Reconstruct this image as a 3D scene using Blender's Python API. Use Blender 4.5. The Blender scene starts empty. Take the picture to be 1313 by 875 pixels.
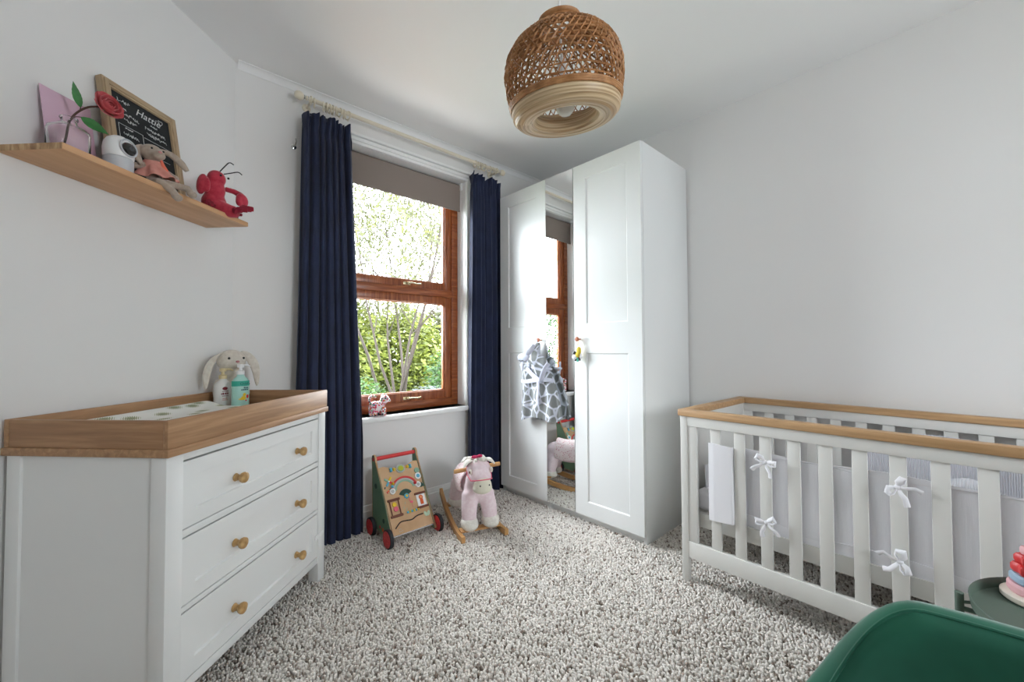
import bpy, bmesh, math, random
import numpy as np
from mathutils import Vector, Matrix, Euler

PI = math.pi
random.seed(7)
rng = np.random.default_rng(11)
scene = bpy.context.scene
COL = scene.collection

# ------------------------------------------------------------------ camera
cam_d = bpy.data.cameras.new('camera')
cam = bpy.data.objects.new('camera', cam_d)
COL.objects.link(cam)
cam_d.sensor_width = 36.0
cam_d.lens = 519.97 / 1313 * 36
cam_d.shift_x = (656.5 - 654.54) / 1313
cam_d.shift_y = (433.75 - 437.5) / 1313
cam_d.clip_start = 0.02
R = Matrix(((0.738364, -0.013263, -0.674272), (-0.674388, -0.021097, -0.738076), (-0.004436, 0.999689, -0.024521)))
cam.matrix_world = Matrix.Translation((0, 0, 1.1466)) @ R.to_4x4()
scene.camera = cam

# ------------------------------------------------------------------ world: bright overcast sky
SKY = 20.0
w = bpy.data.worlds.new('overcast_sky')
scene.world = w
w.use_nodes = True
bg = w.node_tree.nodes['Background']
bg.inputs[0].default_value = (0.88, 0.95, 1.0, 1)
bg.inputs[1].default_value = SKY

def portal(name, loc, rot, sx, sy):
    d = bpy.data.lights.new(name, 'AREA')
    d.shape = 'RECTANGLE'; d.size = sx; d.size_y = sy
    d.cycles.is_portal = True
    o = bpy.data.objects.new(name, d); COL.objects.link(o)
    o.location = loc; o.rotation_euler = rot
portal('sky_portal', (1.39, 2.84, 1.585), (-PI/2, 0, 0), 1.02, 1.78)
portal('sky_portal', (1.23, -2.0, 1.6), (PI/2, 0, 0), .86, .9)

vs_ = scene.view_settings
vs_.view_transform = 'Standard'; vs_.look = 'None'; vs_.gamma = 1; vs_.use_curve_mapping = False
vs_.exposure = 0.44
try:
    scene.cycles.max_bounces = 12; scene.cycles.diffuse_bounces = 7; scene.cycles.glossy_bounces = 4
    scene.cycles.transmission_bounces = 8; scene.cycles.transparent_max_bounces = 12
    scene.cycles.sample_clamp_indirect = 6
except Exception:
    pass

# ------------------------------------------------------------------ mesh helpers
class MB:
    def __init__(s): s.v = []; s.f = []; s.m = []; s.k = 0
    def add(s, vs, fs, M=None):
        b = len(s.v)
        s.v.extend([tuple(M @ Vector(p)) for p in vs] if M is not None else [tuple(p) for p in vs])
        s.f.extend([tuple(b + i for i in f) for f in fs]); s.m.extend([s.k] * len(fs))
        return s
    def box(s, x0, x1, y0, y1, z0, z1, b=0, M=None, seg=2):
        if b <= 0:
            vs = [(x, y, z) for x in (x0, x1) for y in (y0, y1) for z in (z0, z1)]
            return s.add(vs, [(0,1,3,2), (4,6,7,5), (0,4,5,1), (2,3,7,6), (0,2,6,4), (1,5,7,3)], M)
        bm = bmesh.new(); bmesh.ops.create_cube(bm, size=1)
        for v in bm.verts:
            v.co = ((x0+x1)/2 + v.co.x*(x1-x0), (y0+y1)/2 + v.co.y*(y1-y0), (z0+z1)/2 + v.co.z*(z1-z0))
        bmesh.ops.bevel(bm, geom=bm.edges[:], offset=b, segments=seg, profile=0.5, affect='EDGES')
        bm.verts.index_update()
        s.add([v.co[:] for v in bm.verts], [[v.index for v in f.verts] for f in bm.faces], M); bm.free()
        return s
    def tube(s, pts, r, n=8, closed=False, caps=True, M=None, sq=None):
        pts = [Vector(p) for p in pts]; N = len(pts)
        rs = list(r) if hasattr(r, '__len__') else [r] * N
        vs = []; up = None
        for i in range(N):
            if closed: t = pts[(i+1) % N] - pts[i-1]
            else: t = pts[min(i+1, N-1)] - pts[max(i-1, 0)]
            if t.length < 1e-9: t = Vector((0, 0, 1))
            t.normalize()
            if up is None:
                up = Vector((0, 0, 1)) if abs(t.z) < .9 else Vector((1, 0, 0))
            a = up - t * up.dot(t)
            if a.length < 1e-6: a = t.orthogonal()
            a.normalize(); up = a; b = t.cross(a)
            k1, k2 = sq if sq else (1, 1)
            for j in range(n):
                q = 2*PI*j/n
                vs.append(pts[i] + (a*math.cos(q)*k1 + b*math.sin(q)*k2) * rs[i])
        fs = []
        for i in range(N if closed else N-1):
            for j in range(n):
                i2 = (i+1) % N
                fs.append((i*n+j, i*n+(j+1) % n, i2*n+(j+1) % n, i2*n+j))
        if caps and not closed:
            fs.append(tuple(range(n-1, -1, -1))); fs.append(tuple((N-1)*n+j for j in range(n)))
        return s.add(vs, fs, M)
    def lathe(s, prof, n=32, M=None, closed=False, squash=1.0):
        vs = []; fs = []; N = len(prof)
        for r, z in prof:
            for j in range(n):
                a = 2*PI*j/n; vs.append((r*math.cos(a), r*math.sin(a)*squash, z))
        for i in range(N if closed else N-1):
            i2 = (i+1) % N
            for j in range(n): fs.append((i*n+j, i*n+(j+1) % n, i2*n+(j+1) % n, i2*n+j))
        if not closed:
            if prof[0][0] > 1e-6: fs.append(tuple(range(n-1, -1, -1)))
            if prof[-1][0] > 1e-6: fs.append(tuple((N-1)*n+j for j in range(n)))
        return s.add(vs, fs, M)
    def ell(s, c, r, M=None, nu=16, nv=10, rot=None):
        Q = Matrix.Translation(c) @ (Euler(rot).to_matrix().to_4x4() if rot else Matrix.Identity(4))
        if M is not None: Q = M @ Q
        vs = [(0, 0, -r[2])]; fs = []
        for i in range(1, nv):
            p = -PI/2 + PI*i/nv
            for j in range(nu):
                a = 2*PI*j/nu; vs.append((r[0]*math.cos(p)*math.cos(a), r[1]*math.cos(p)*math.sin(a), r[2]*math.sin(p)))
        vs.append((0, 0, r[2])); L = len(vs)-1
        for j in range(nu):
            fs.append((0, 1+(j+1) % nu, 1+j)); fs.append((L, 1+(nv-2)*nu+j, 1+(nv-2)*nu+(j+1) % nu))
        for i in range(nv-2):
            for j in range(nu): fs.append((1+i*nu+j, 1+i*nu+(j+1) % nu, 1+(i+1)*nu+(j+1) % nu, 1+(i+1)*nu+j))
        return s.add(vs, fs, Q)
    def prism(s, poly, t0, t1, M=None):
        n = len(poly)
        vs = [(x, y, t0) for x, y in poly] + [(x, y, t1) for x, y in poly]
        fs = [tuple(range(n-1, -1, -1)), tuple(range(n, 2*n))]
        fs += [(i, (i+1) % n, n+(i+1) % n, n+i) for i in range(n)]
        return s.add(vs, fs, M)
    def grid(s, nu, nv, fn, closed=False, M=None):
        vs = [fn(i/(nu if closed else nu-1), j/(nv-1)) for j in range(nv) for i in range(nu)]
        fs = []
        for j in range(nv-1):
            for i in range(nu if closed else nu-1):
                i2 = (i+1) % nu
                fs.append((j*nu+i, j*nu+i2, (j+1)*nu+i2, (j+1)*nu+i))
        return s.add(vs, fs, M)
    def mesh(s, name, ang=35):
        me = bpy.data.meshes.new(name); me.from_pydata(s.v, [], s.f)
        me.polygons.foreach_set('material_index', s.m)
        me.polygons.foreach_set('use_smooth', [True]*len(s.f))
        bm = bmesh.new(); bm.from_mesh(me); bmesh.ops.recalc_face_normals(bm, faces=bm.faces[:]); bm.to_mesh(me); bm.free()
        me.set_sharp_from_angle(angle=math.radians(ang)); me.update()
        return me

def link(name, data, parent=None):
    o = bpy.data.objects.new(name, data); COL.objects.link(o)
    if parent is not None: o.parent = parent
    return o
def ob(name, mb, mats, parent=None, ang=35, label=None):
    me = mb.mesh(name, ang) if isinstance(mb, MB) else mb
    for m in (mats if isinstance(mats, (list, tuple)) else [mats]): me.materials.append(m)
    o = link(name, me, parent)
    if label: o['label'] = label
    return o
def inst(src, parent, loc=(0, 0, 0), rot=(0, 0, 0)):
    o = src.copy(); COL.objects.link(o); o.parent = parent; o.location = loc; o.rotation_euler = rot
    return o
def tag(o, label, cat, group=None):
    o['label'] = label; o['category'] = cat
    if group: o['group'] = group
    return o
def thing(name, label, cat, loc=(0, 0, 0), rz=0, group=None):
    o = link(name, None); o.location = loc; o.rotation_euler = (0, 0, rz)
    return tag(o, label, cat, group)
def struct(o): o['kind'] = 'structure'; return o
def Tm(x, y, z): return Matrix.Translation((x, y, z))
def Rx(a): return Matrix.Rotation(a, 4, 'X')
def Ry(a): return Matrix.Rotation(a, 4, 'Y')
def Rz(a): return Matrix.Rotation(a, 4, 'Z')
def evaluated(o, name):
    bpy.context.view_layer.update()
    dg = bpy.context.evaluated_depsgraph_get()
    me = bpy.data.meshes.new_from_object(o.evaluated_get(dg)); me.name = name
    bpy.data.objects.remove(o)
    return me
def blob(mb, name, voxel=.006, smooth=6, fac=.5):
    """one continuous skin around overlapping shapes"""
    o = link('temporary_' + name, mb.mesh(name))
    m = o.modifiers.new('r', 'REMESH'); m.mode = 'VOXEL'; m.voxel_size = voxel; m.use_smooth_shade = True
    q = o.modifiers.new('s', 'SMOOTH'); q.iterations = smooth; q.factor = fac
    me = evaluated(o, name)
    me.polygons.foreach_set('use_smooth', [True]*len(me.polygons))
    return me
def thick(mb, name, t, ang=60, off=0):
    o = link('temporary_' + name, mb.mesh(name, ang))
    m = o.modifiers.new('s', 'SOLIDIFY'); m.thickness = t; m.offset = off
    me = evaluated(o, name); me.set_sharp_from_angle(angle=math.radians(ang))
    return me
def text_mesh(txt, size, ext=.0002, shear=0, align='CENTER'):
    c = bpy.data.curves.new('writing', 'FONT'); c.body = txt; c.size = size; c.extrude = ext
    c.shear = shear; c.align_x = align; c.align_y = 'CENTER'; c.resolution_u = 3
    o = link('temporary_writing', c)
    return evaluated(o, 'writing')

# ------------------------------------------------------------------ materials
def lin(c):
    if isinstance(c, str):
        c = [int(c[i:i+2], 16)/255 for i in (0, 2, 4)]
    return tuple(x/12.92 if x <= .04045 else ((x+.055)/1.055)**2.4 for x in c) + (1,)
MATS = {}
def nodes(name):
    m = bpy.data.materials.new(name); m.use_nodes = True; MATS[name] = m
    nt = m.node_tree; return m, nt, nt.nodes['Principled BSDF']
def setp(p, **k):
    for n, v in k.items(): p.inputs[n.replace('_', ' ')].default_value = v
def mat(name, c, rough=.5, metal=0, c2=None, nscale=20, bump=0, bscale=200, sheen=0, stretch=None, spec=.5, bdist=.002, detail=4, lo=.35, hi=.65, coat=0):
    m, nt, p = nodes(name); N = nt.nodes; L = nt.links
    p.inputs['Base Color'].default_value = lin(c); setp(p, Roughness=rough, Metallic=metal)
    p.inputs['Specular IOR Level'].default_value = spec
    if sheen: p.inputs['Sheen Weight'].default_value = sheen; p.inputs['Sheen Roughness'].default_value = .4
    if coat: p.inputs['Coat Weight'].default_value = coat
    tc = N.new('ShaderNodeTexCoord'); mp = N.new('ShaderNodeMapping'); L.new(tc.outputs['Object'], mp.inputs[0])
    if stretch: mp.inputs['Scale'].default_value = stretch
    if c2:
        n = N.new('ShaderNodeTexNoise'); n.inputs['Scale'].default_value = nscale; n.inputs['Detail'].default_value = detail
        L.new(mp.outputs[0], n.inputs['Vector'])
        r = N.new('ShaderNodeValToRGB'); r.color_ramp.elements[0].position = lo; r.color_ramp.elements[1].position = hi
        r.color_ramp.elements[0].color = lin(c); r.color_ramp.elements[1].color = lin(c2)
        L.new(n.outputs[0], r.inputs[0]); L.new(r.outputs[0], p.inputs['Base Color'])
    if bump:
        n = N.new('ShaderNodeTexNoise'); n.inputs['Scale'].default_value = bscale; n.inputs['Detail'].default_value = 3
        L.new(mp.outputs[0], n.inputs['Vector'])
        b = N.new('ShaderNodeBump'); b.inputs['Strength'].default_value = bump; b.inputs['Distance'].default_value = bdist
        L.new(n.outputs[0], b.inputs['Height']); L.new(b.outputs[0], p.inputs['Normal'])
    return m
def wood(name, c1, c2, c3=None, stretch=(2, 40, 40), rough=.45, bump=.15, scale=1.0):
    m, nt, p = nodes(name); N = nt.nodes; L = nt.links
    tc = N.new('ShaderNodeTexCoord'); mp = N.new('ShaderNodeMapping'); mp.inputs['Scale'].default_value = stretch
    L.new(tc.outputs['Object'], mp.inputs[0])
    n = N.new('ShaderNodeTexNoise'); n.inputs['Scale'].default_value = scale; n.inputs['Detail'].default_value = 6; n.inputs['Distortion'].default_value = .6
    L.new(mp.outputs[0], n.inputs['Vector'])
    r = N.new('ShaderNodeValToRGB'); e = r.color_ramp.elements
    e[0].position = .32; e[0].color = lin(c1); e[1].position = .68; e[1].color = lin(c2)
    if c3: q = e.new(.5); q.color = lin(c3)
    L.new(n.outputs[0], r.inputs[0]); L.new(r.outputs[0], p.inputs['Base Color']); p.inputs['Roughness'].default_value = rough
    b = N.new('ShaderNodeBump'); b.inputs['Strength'].default_value = bump; b.inputs['Distance'].default_value = .001
    L.new(n.outputs[0], b.inputs['Height']); L.new(b.outputs[0], p.inputs['Normal'])
    return m
def thin_glass(name, tint='ffffff', k=.12):
    m = bpy.data.materials.new(name); m.use_nodes = True; nt = m.node_tree; N = nt.nodes; L = nt.links
    N.remove(N['Principled BSDF']); out = N['Material Output']
    t = N.new('ShaderNodeBsdfTransparent'); t.inputs[0].default_value = lin(tint)
    g = N.new('ShaderNodeBsdfGlossy'); g.inputs['Roughness'].default_value = .02
    lw = N.new('ShaderNodeLayerWeight'); lw.inputs[0].default_value = k
    mx = N.new('ShaderNodeMixShader'); L.new(lw.outputs['Fresnel'], mx.inputs[0]); L.new(t.outputs[0], mx.inputs[1]); L.new(g.outputs[0], mx.inputs[2])
    L.new(mx.outputs[0], out.inputs[0]); MATS[name] = m
    return m

m_wall = mat('wall_paint', 'e9e8e7', .85, bump=.05, bscale=160, spec=.2)
m_ceil = mat('ceiling_paint', 'f0f0f0', .9, bump=.04, bscale=120, spec=.2)
m_gloss = mat('white_gloss_paint', 'f1f1f0', .3)
m_trim = mat('white_trim_paint', 'ecebe9', .4)
m_ward = mat('wardrobe_white', 'eaecec', .28)
m_dres = mat('dresser_white', 'e9eae9', .32)
m_cot = mat('cot_pale_grey', 'dddcd8', .38)
m_mirror = mat('mirror_silver', 'f4f7f6', .0, 1.0)
m_alu = mat('mirror_edge_metal', 'a8a9a8', .3, .9)
m_mahog = wood('mahogany_frame', '7a3818', 'b0683c', '965029', (6, 60, 60), .3)
m_mahogv = wood('mahogany_frame_upright', '7a3818', 'b0683c', '965029', (60, 60, 6), .3)
m_brass = mat('pale_brass', 'd8c9a4', .25, .9)
m_chrome = mat('polished_metal', 'c9c9c9', .2, 1.0)
m_glass = thin_glass('window_glass')
m_navy = mat('navy_curtain', '111b38', .8, c2='172344', nscale=9, bump=.15, bscale=700, sheen=.25, bdist=.0006)
m_cream = mat('cream_pole', 'e3dac6', .4)
m_blind = mat('taupe_blind', '8d8079', .85, bump=.1, bscale=900, bdist=.0003)
m_oakh = wood('oak_tray', '9a7454', 'bd9670', 'ab835f', (3, 55, 55), .5)
m_oakv = wood('oak_tray_end', '8f6b4d', 'b48d68', 'a27a58', (55, 3, 55), .5)
m_oakcap = wood('oak_cot_capping', 'a8845c', 'c39e74', 'b59068', (3, 70, 70), .45)
m_pine = wood('pine_shelf', 'c4936a', 'd8aa80', 'cea076', (2.5, 22, 60), .5)
m_endgrain = wood('pine_end_grain', '8a6848', 'd2b48e', 'b08c66', (8, 60, 14), .6)
m_frameoak = wood('pale_oak_frame', '9c8467', 'bfa888', 'ae9678', (50, 50, 8), .55)
m_knobwood = wood('oak_knob', 'a8814c', 'cfaa74', 'bb9560', (40, 40, 40), .4)
m_copper = wood('red_beech_knob', '9c5230', 'b9683f', None, (30, 30, 30), .4)
m_rattan = wood('rattan_strip', '9a6a3e', 'c69362', 'b07d4f', (30, 30, 30), .5)
m_cane = None
m_white = mat('white_plastic', 'f0f0f0', .3)
m_whitefab = mat('white_cotton', 'eeedf2', .9, bump=.2, bscale=500, bdist=.0008)
m_black = mat('black_plastic', '121212', .35)
m_bulb = mat('opal_bulb', 'f3f3ee', .15)
m_green_velvet = mat('green_velvet', '155c48', .75, c2='1f7359', nscale=5, bump=.08, bscale=900, sheen=.6, bdist=.0005)
m_green_metal = mat('green_metal', '54665b', .45)

# ------------------------------------------------------------------ the room
XR, YW, YB, XL, ZC = 2.765, 2.588, -1.75, -1.45, 2.70
AX, AY = 0.36, 2.588                       # corner between slanted left wall and window wall
A44 = math.radians(44.0)
tL = (AX - XL) / math.cos(A44)
EY = AY - tL * math.sin(A44)               # where the slanted wall meets the west wall
def SH(t, off, z):                         # a point t along the slanted wall from the corner, off into the room
    return (AX - t*math.cos(A44) + off*math.sin(A44), AY - t*math.sin(A44) - off*math.cos(A44), z)

fl = MB().box(XL-.2, XR+.2, YB-.2, YW+.3, -.12, -.004)
floor = struct(ob('floor', fl, mat('carpet_backing', 'a09488', .95, c2='bcb2a8', nscale=120)))
struct(ob('ceiling', MB().box(XL-.2, XR+.2, YB-.2, YW+.3, ZC, ZC+.12), m_ceil))
WX0, WX1, WZ0, WZ1 = .885, 1.893, .70, 2.47
wb = MB()
wb.box(AX-.35, WX0, YW, YW+.26, -.1, ZC+.02); wb.box(WX1, XR+.2, YW, YW+.26, -.1, ZC+.02)
wb.box(WX0, WX1, YW, YW+.26, -.1, WZ0); wb.box(WX0, WX1, YW, YW+.26, WZ1, ZC+.02)
struct(ob('wall_window', wb, m_wall))
struct(ob('wall_right', MB().box(XR, XR+.15, YB-.15, YW+.02, -.1, ZC+.02), m_wall))
c_, s_ = math.cos(A44), math.sin(A44)
p0 = (AX, AY); p1 = (AX - tL*c_, AY - tL*s_)
lw = MB().prism([p0, (p0[0]-.15*s_-.03, p0[1]+.15*c_), (p1[0]-.15*s_, p1[1]+.15*c_), p1], -.1, ZC+.02)
struct(ob('wall_left', lw, m_wall))
struct(ob('wall_side', MB().box(XL-.15, XL, YB-.15, EY+.05, -.1, ZC+.02), m_wall))
# wall behind the camera with an unseen window added to let in fill daylight
BX0, BX1, BZ0, BZ1 = .8, 1.66, 1.15, 2.05
bb = MB()
bb.box(XL-.15, BX0, YB-.25, YB, -.1, ZC+.02); bb.box(BX1, XR+.15, YB-.25, YB, -.1, ZC+.02)
bb.box(BX0, BX1, YB-.25, YB, -.1, BZ0); bb.box(BX0, BX1, YB-.25, YB, BZ1, ZC+.02)
struct(ob('wall_back', bb, m_wall))
fill_win = struct(link('fill_window', None))
fr = MB()
for x in (BX0, (BX0*2+BX1)/3, (BX0+BX1*2)/3, BX1-.05): fr.box(x, x+.05, YB-.2, YB-.14, BZ0, BZ1, .004)
fr.box(BX0, BX1, YB-.2, YB-.14, BZ0, BZ0+.06, .004); fr.box(BX0, BX1, YB-.2, YB-.14, BZ1-.06, BZ1, .004)
ob('frame', fr, m_mahog, fill_win)
for i in range(3):
    a = BX0 + (BX1-BX0)*i/3
    ob('pane', MB().box(a+.045, a+(BX1-BX0)/3+.005, YB-.176, YB-.17, BZ0+.05, BZ1-.05), m_glass, fill_win)

# baseboards with a stepped moulding
def baseboard(name, a, b, h=.135, d=.018):
    v = Vector((b[0]-a[0], b[1]-a[1], 0)); L = v.length; ang = math.atan2(v.y, v.x)
    m = MB(); M = Tm(a[0], a[1], 0) @ Rz(ang)
    prof = [(0, 0), (d, 0), (d, h*.72), (d*.72, h*.76), (d*.72, h*.82), (d*.5, h*.88), (d*.4, h*.97), (0, h)]
    Q = M @ Matrix(((0, 0, 1, 0), (-1, 0, 0, 0), (0, 1, 0, 0), (0, 0, 0, 1)))
    m.prism(prof, 0, L, Q)
    return struct(ob(name, m, m_gloss))
baseboard('baseboard_window', (AX, YW), (XR, YW))
baseboard('baseboard_left', (AX-tL*c_, AY-tL*s_), (AX, AY))
baseboard('baseboard_right', (XR, YW), (XR, YB))
# small cove where the window wall meets the ceiling
cv = MB()
prof = [(0, 0), (0, -.036), (.004, -.036), (.006, -.030), (.011, -.018), (.020, -.009), (.030, -.005), (.034, -.005), (.034, 0)]
Q = Tm(AX+.01, YW, ZC) @ Matrix(((0, 0, 1, 0), (-1, 0, 0, 0), (0, 1, 0, 0), (0, 0, 0, 1)))
cv.prism(prof, 0, XR-AX-.01, Q)
struct(ob('trim_1', cv, m_ceil))

# ------------------------------------------------------------------ the window
win = struct(link('window_1', None))
FY0, FY1 = 2.70, 2.765
def rect_frame(m, x0, x1, z0, z1, wd, y0, y1, b=.004, bot=None):
    bot = bot or wd
    m.box(x0, x0+wd, y0, y1, z0, z1, b); m.box(x1-wd, x1, y0, y1, z0, z1, b)
    m.box(x0+wd-.001, x1-wd+.001, y0, y1, z0, z0+bot, b); m.box(x0+wd-.001, x1-wd+.001, y0, y1, z1-wd, z1, b)
m = MB(); rect_frame(m, WX0, WX1, WZ0, WZ1, .058, FY0, FY1)
m.box(WX0+.05, WX1-.05, FY0, FY1, 1.548, 1.603, .004)
ob('frame', m, m_mahog, win)
lever = MB()
lever.box(-.03, .03, -.006, 0, -.011, .011, .003).box(-.008, .008, -.03, -.004, -.008, .008, .003)
lever.tube([(0, -.03, 0), (.03, -.034, .002), (.075, -.034, -.002), (.1, -.032, .002)], [.007, .006, .0055, .007], 8)
lever_me = lever.mesh('handle')
lever_me.materials.append(m_brass)
for z0, z1, bt in ((WZ0+.055, 1.552, .068), (1.599, WZ1-.055, .058)):
    m = MB(); rect_frame(m, WX0+.055, WX1-.055, z0, z1, .06, FY0+.012, FY1-.006, .006, bt)
    # inner bead
    rect_frame(m, WX0+.11, WX1-.11, z0+bt-.008, z1-.052, .014, FY0+.024, FY1-.012, .003)
    s = ob('sash', m, m_mahogv, win)
    ob('pane', MB().box(WX0+.113, WX1-.113, FY0+.036, FY0+.042, z0+bt-.006, z1-.05), m_glass, s)
    h = link('handle', lever_me, s); h.location = (1.445, FY0+.012, z0+.028)
m = MB().box(.82, 1.955, 2.535, FY0+.02, .668, .70, .008)
ob('window_sill', m, m_gloss, win)
# white reveal lining and the stepped architrave
m = MB()
m.box(WX0-.002, WX0+.004, YW-.002, FY0+.01, WZ0, WZ1); m.box(WX1-.004, WX1+.002, YW-.002, FY0+.01, WZ0, WZ1)
m.box(WX0, WX1, YW-.002, FY0+.01, WZ1-.004, WZ1+.002)
ob('reveal_lining', m, m_gloss, win)
m = MB()
for (o, d) in ((0, .012), (.02, .020), (.05, .028)):
    wd = .022 if o < .04 else .018
    m.box(WX0-o-wd, WX0-o, YW-d, YW, WZ0-.03, WZ1+o+wd, .003); m.box(WX1+o, WX1+o+wd, YW-d, YW, WZ0-.03, WZ1+o+wd, .003)
    m.box(WX0-o-.001, WX1+o+.001, YW-d, YW, WZ1+o, WZ1+o+wd, .003)
m.box(WX0-.066, WX1+.066, YW-.008, YW, WZ1, WZ1+.066)
ob('architrave', m, m_gloss, win)

# roller blind
bl = thing('roller_blind', 'taupe roller blind half raised at the top of the window', 'blind', (0, 0, 0))
ob('blind_fabric', MB().box(WX0+.012, WX1-.014, 2.650, 2.652, 2.245, 2.44), m_blind, bl)
m = MB(); m.lathe([(.016, 0), (.016, WX1-WX0-.02)], 20, Tm(WX0+.01, 2.667, 2.445) @ Ry(PI/2)); ob('roller', m, m_blind, bl)
ob('bottom_bar', MB().box(WX0+.012, WX1-.014, 2.646, 2.656, 2.238, 2.252, .003), m_blind, bl)
m = MB()
ch = [(WX1-.012, 2.64+.006*math.cos(a), 1.36+.006*math.sin(a)) for a in np.linspace(PI, 2*PI, 8)]
m.tube([(WX1-.012, 2.634, 2.43)] + ch + [(WX1-.012, 2.646, 2.43)], .0016, 6)
m.box(WX1-.016, WX1-.004, 2.63, 2.69, 2.41, 2.468, .003)
ob('pull_chain', m, m_white, bl, label='white looped pull chain')

# ------------------------------------------------------------------ curtain pole
RY, RZ = 2.497, 2.598
pole = thing('curtain_pole', 'cream wooden curtain pole above the window', 'curtain pole', (0, 0, 0))
m = MB().tube([(.69, RY, RZ), (2.16, RY, RZ)], .0125, 16); ob('rod', m, m_cream, pole)
fin = MB().lathe([(0, -.026), (.012, -.025), (.02, -.018), (.0245, -.004), (.0225, .01), (.014, .02), (.009, .024), (.009, .034)], 20)
f1 = ob('finial', fin, m_cream, pole); f1.location = (.655, RY, RZ); f1.rotation_euler = (0, PI/2, 0)
f2 = inst(f1, pole, (2.195, RY, RZ), (0, -PI/2, 0))
col = MB().lathe([(.010, -.014), (.014, -.012), (.009, -.004), (.009, .004), (.014, .012), (.010, .014)], 16)
k1 = ob('collar', col, m_chrome, pole); k1.location = (.688, RY, RZ); k1.rotation_euler = (0, PI/2, 0)
inst(k1, pole, (2.165, RY, RZ), (0, PI/2, 0))
br = MB().tube([(0, YW, -.012), (0, YW-.05, -.014), (0, RY, -.016)], .008, 10)
br.lathe([(.024, 0), (.024, .006), (.014, .012)], 18, Tm(0, YW, -.012) @ Rx(PI/2))
br.tube([(0, RY+.017*math.cos(a), .017*math.sin(a)) for a in np.linspace(0, 2*PI, 15)[:-1]], .005, 8, closed=True)
b1 = ob('bracket', br, m_cream, pole); b1.location = (.716, 0, RZ)
inst(b1, pole, (2.135, 0, RZ))
ring_me = MB().tube([(0, .024*math.cos(a), .024*math.sin(a)) for a in np.linspace(0, 2*PI, 21)[:-1]], .0042, 8, closed=True)
ring_me.tube([(0, .0045*math.cos(a), -.031+.0045*math.sin(a)) for a in np.linspace(0, 2*PI, 11)[:-1]], .0014, 6, closed=True)
ring_me = ring_me.mesh('ring'); ring_me.materials.append(m_cream)

def curtain(label, top, bot, yc, amp, nf, rings, seed, ztop=2.535, zbot=.012):
    t_ = thing('curtain', label, 'curtain', ((bot[0]+bot[1])/2, yc, 0), 0, 'pair of navy curtains')
    ox = (bot[0]+bot[1])/2
    r = random.Random(seed); ph = [r.uniform(0, 6.28) for _ in range(8)]
    def fn(s, t):
        z = ztop + (zbot - ztop)*t
        hd = max(0, 1 - (ztop - z)/.10)                    # heading ruffle above the tape
        tp = math.exp(-((ztop - .115 - z)/.03)**2)         # the tape draws it in
        open_ = min(1, t*2.2 + .35)
        x0 = top[0] + (bot[0]-top[0])*min(1, t*1.3); x1 = top[1] + (bot[1]-top[1])*min(1, t*1.3)
        u = s + .018*math.sin(s*9 + ph[0]) + .010*math.sin(s*23 + ph[1]) + .006*math.sin(t*5 + s*7 + ph[2])
        f = 2*PI*nf*u
        A = amp*(.55 + .45*open_)*(1 - .5*tp)*(1 + .5*math.sin(s*5 + ph[7])*.5) + .008*hd
        y = A*math.sin(f) + .30*A*math.sin(2*f + ph[3] + t) + .16*A*math.sin(f*.5 + ph[4] + 2*t)
        y += (.011*math.sin(f*2.6 + ph[5]) + .007*math.sin(f*4.3 + ph[7]))*math.exp(-(ztop-z)/.13)*(.4+.6*hd)
        x = x0 + (x1-x0)*s + .30*A*math.cos(f + .4) * (1 - .3*t)
        sag = hd*(.026*(.5+.5*math.sin(f*.37 + ph[6])) + .016*(.5+.5*math.sin(f*1.3 + ph[5])))
        if z < .25: y *= 1 + .12*(.25-z)/.25
        return (x-ox, y, z - sag*min(1, hd*1.4))
    ob('curtain_drop', thick(MB().grid(200, 74, fn), 'curtain_drop', .003, 80), m_navy, t_)
    tape = MB().grid(160, 3, lambda s, t: (lambda p: (p[0], p[1]+.004, p[2]-.01+.02*t))(fn(s, (.115)/(ztop-zbot))))
    ob('heading_tape', thick(tape, 'heading_tape', .0015), m_navy, t_)
    for x in rings:
        k = link('curtain_ring', ring_me, t_); k.location = (x-ox, RY-yc, RZ-.0115); k.rotation_euler = (random.uniform(-.1, .1), 0, random.uniform(-.35, .35))
    return t_
curtain('long navy curtain at the left of the window, beside the changing unit', (.672, .955), (.645, 1.035), 2.497, .030, 7.5,
        [.735, .785, .802, .820, .838, .858, .880, .905, .93], 3)
curtain('long navy curtain at the right of the window, beside the wardrobe', (1.885, 2.19), (1.86, 2.225), 2.517, .024, 6.5,
        [1.915, 1.945, 1.965, 1.985, 2.005, 2.06, 2.09, 2.115], 5)
# tie-back hook left of the left curtain
hk = MB().tube([(.650, YW, 2.33), (.650, YW-.03, 2.33), (.650, YW-.045, 2.345), (.650, YW-.04, 2.365)], .004, 8)
hk.lathe([(.014, 0), (.014, .004), (.006, .007)], 14, Tm(.650, YW, 2.33) @ Rx(PI/2))
tag(ob('curtain_hook', hk, m_chrome), 'small metal curtain hook on the wall left of the curtains', 'hook')

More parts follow.
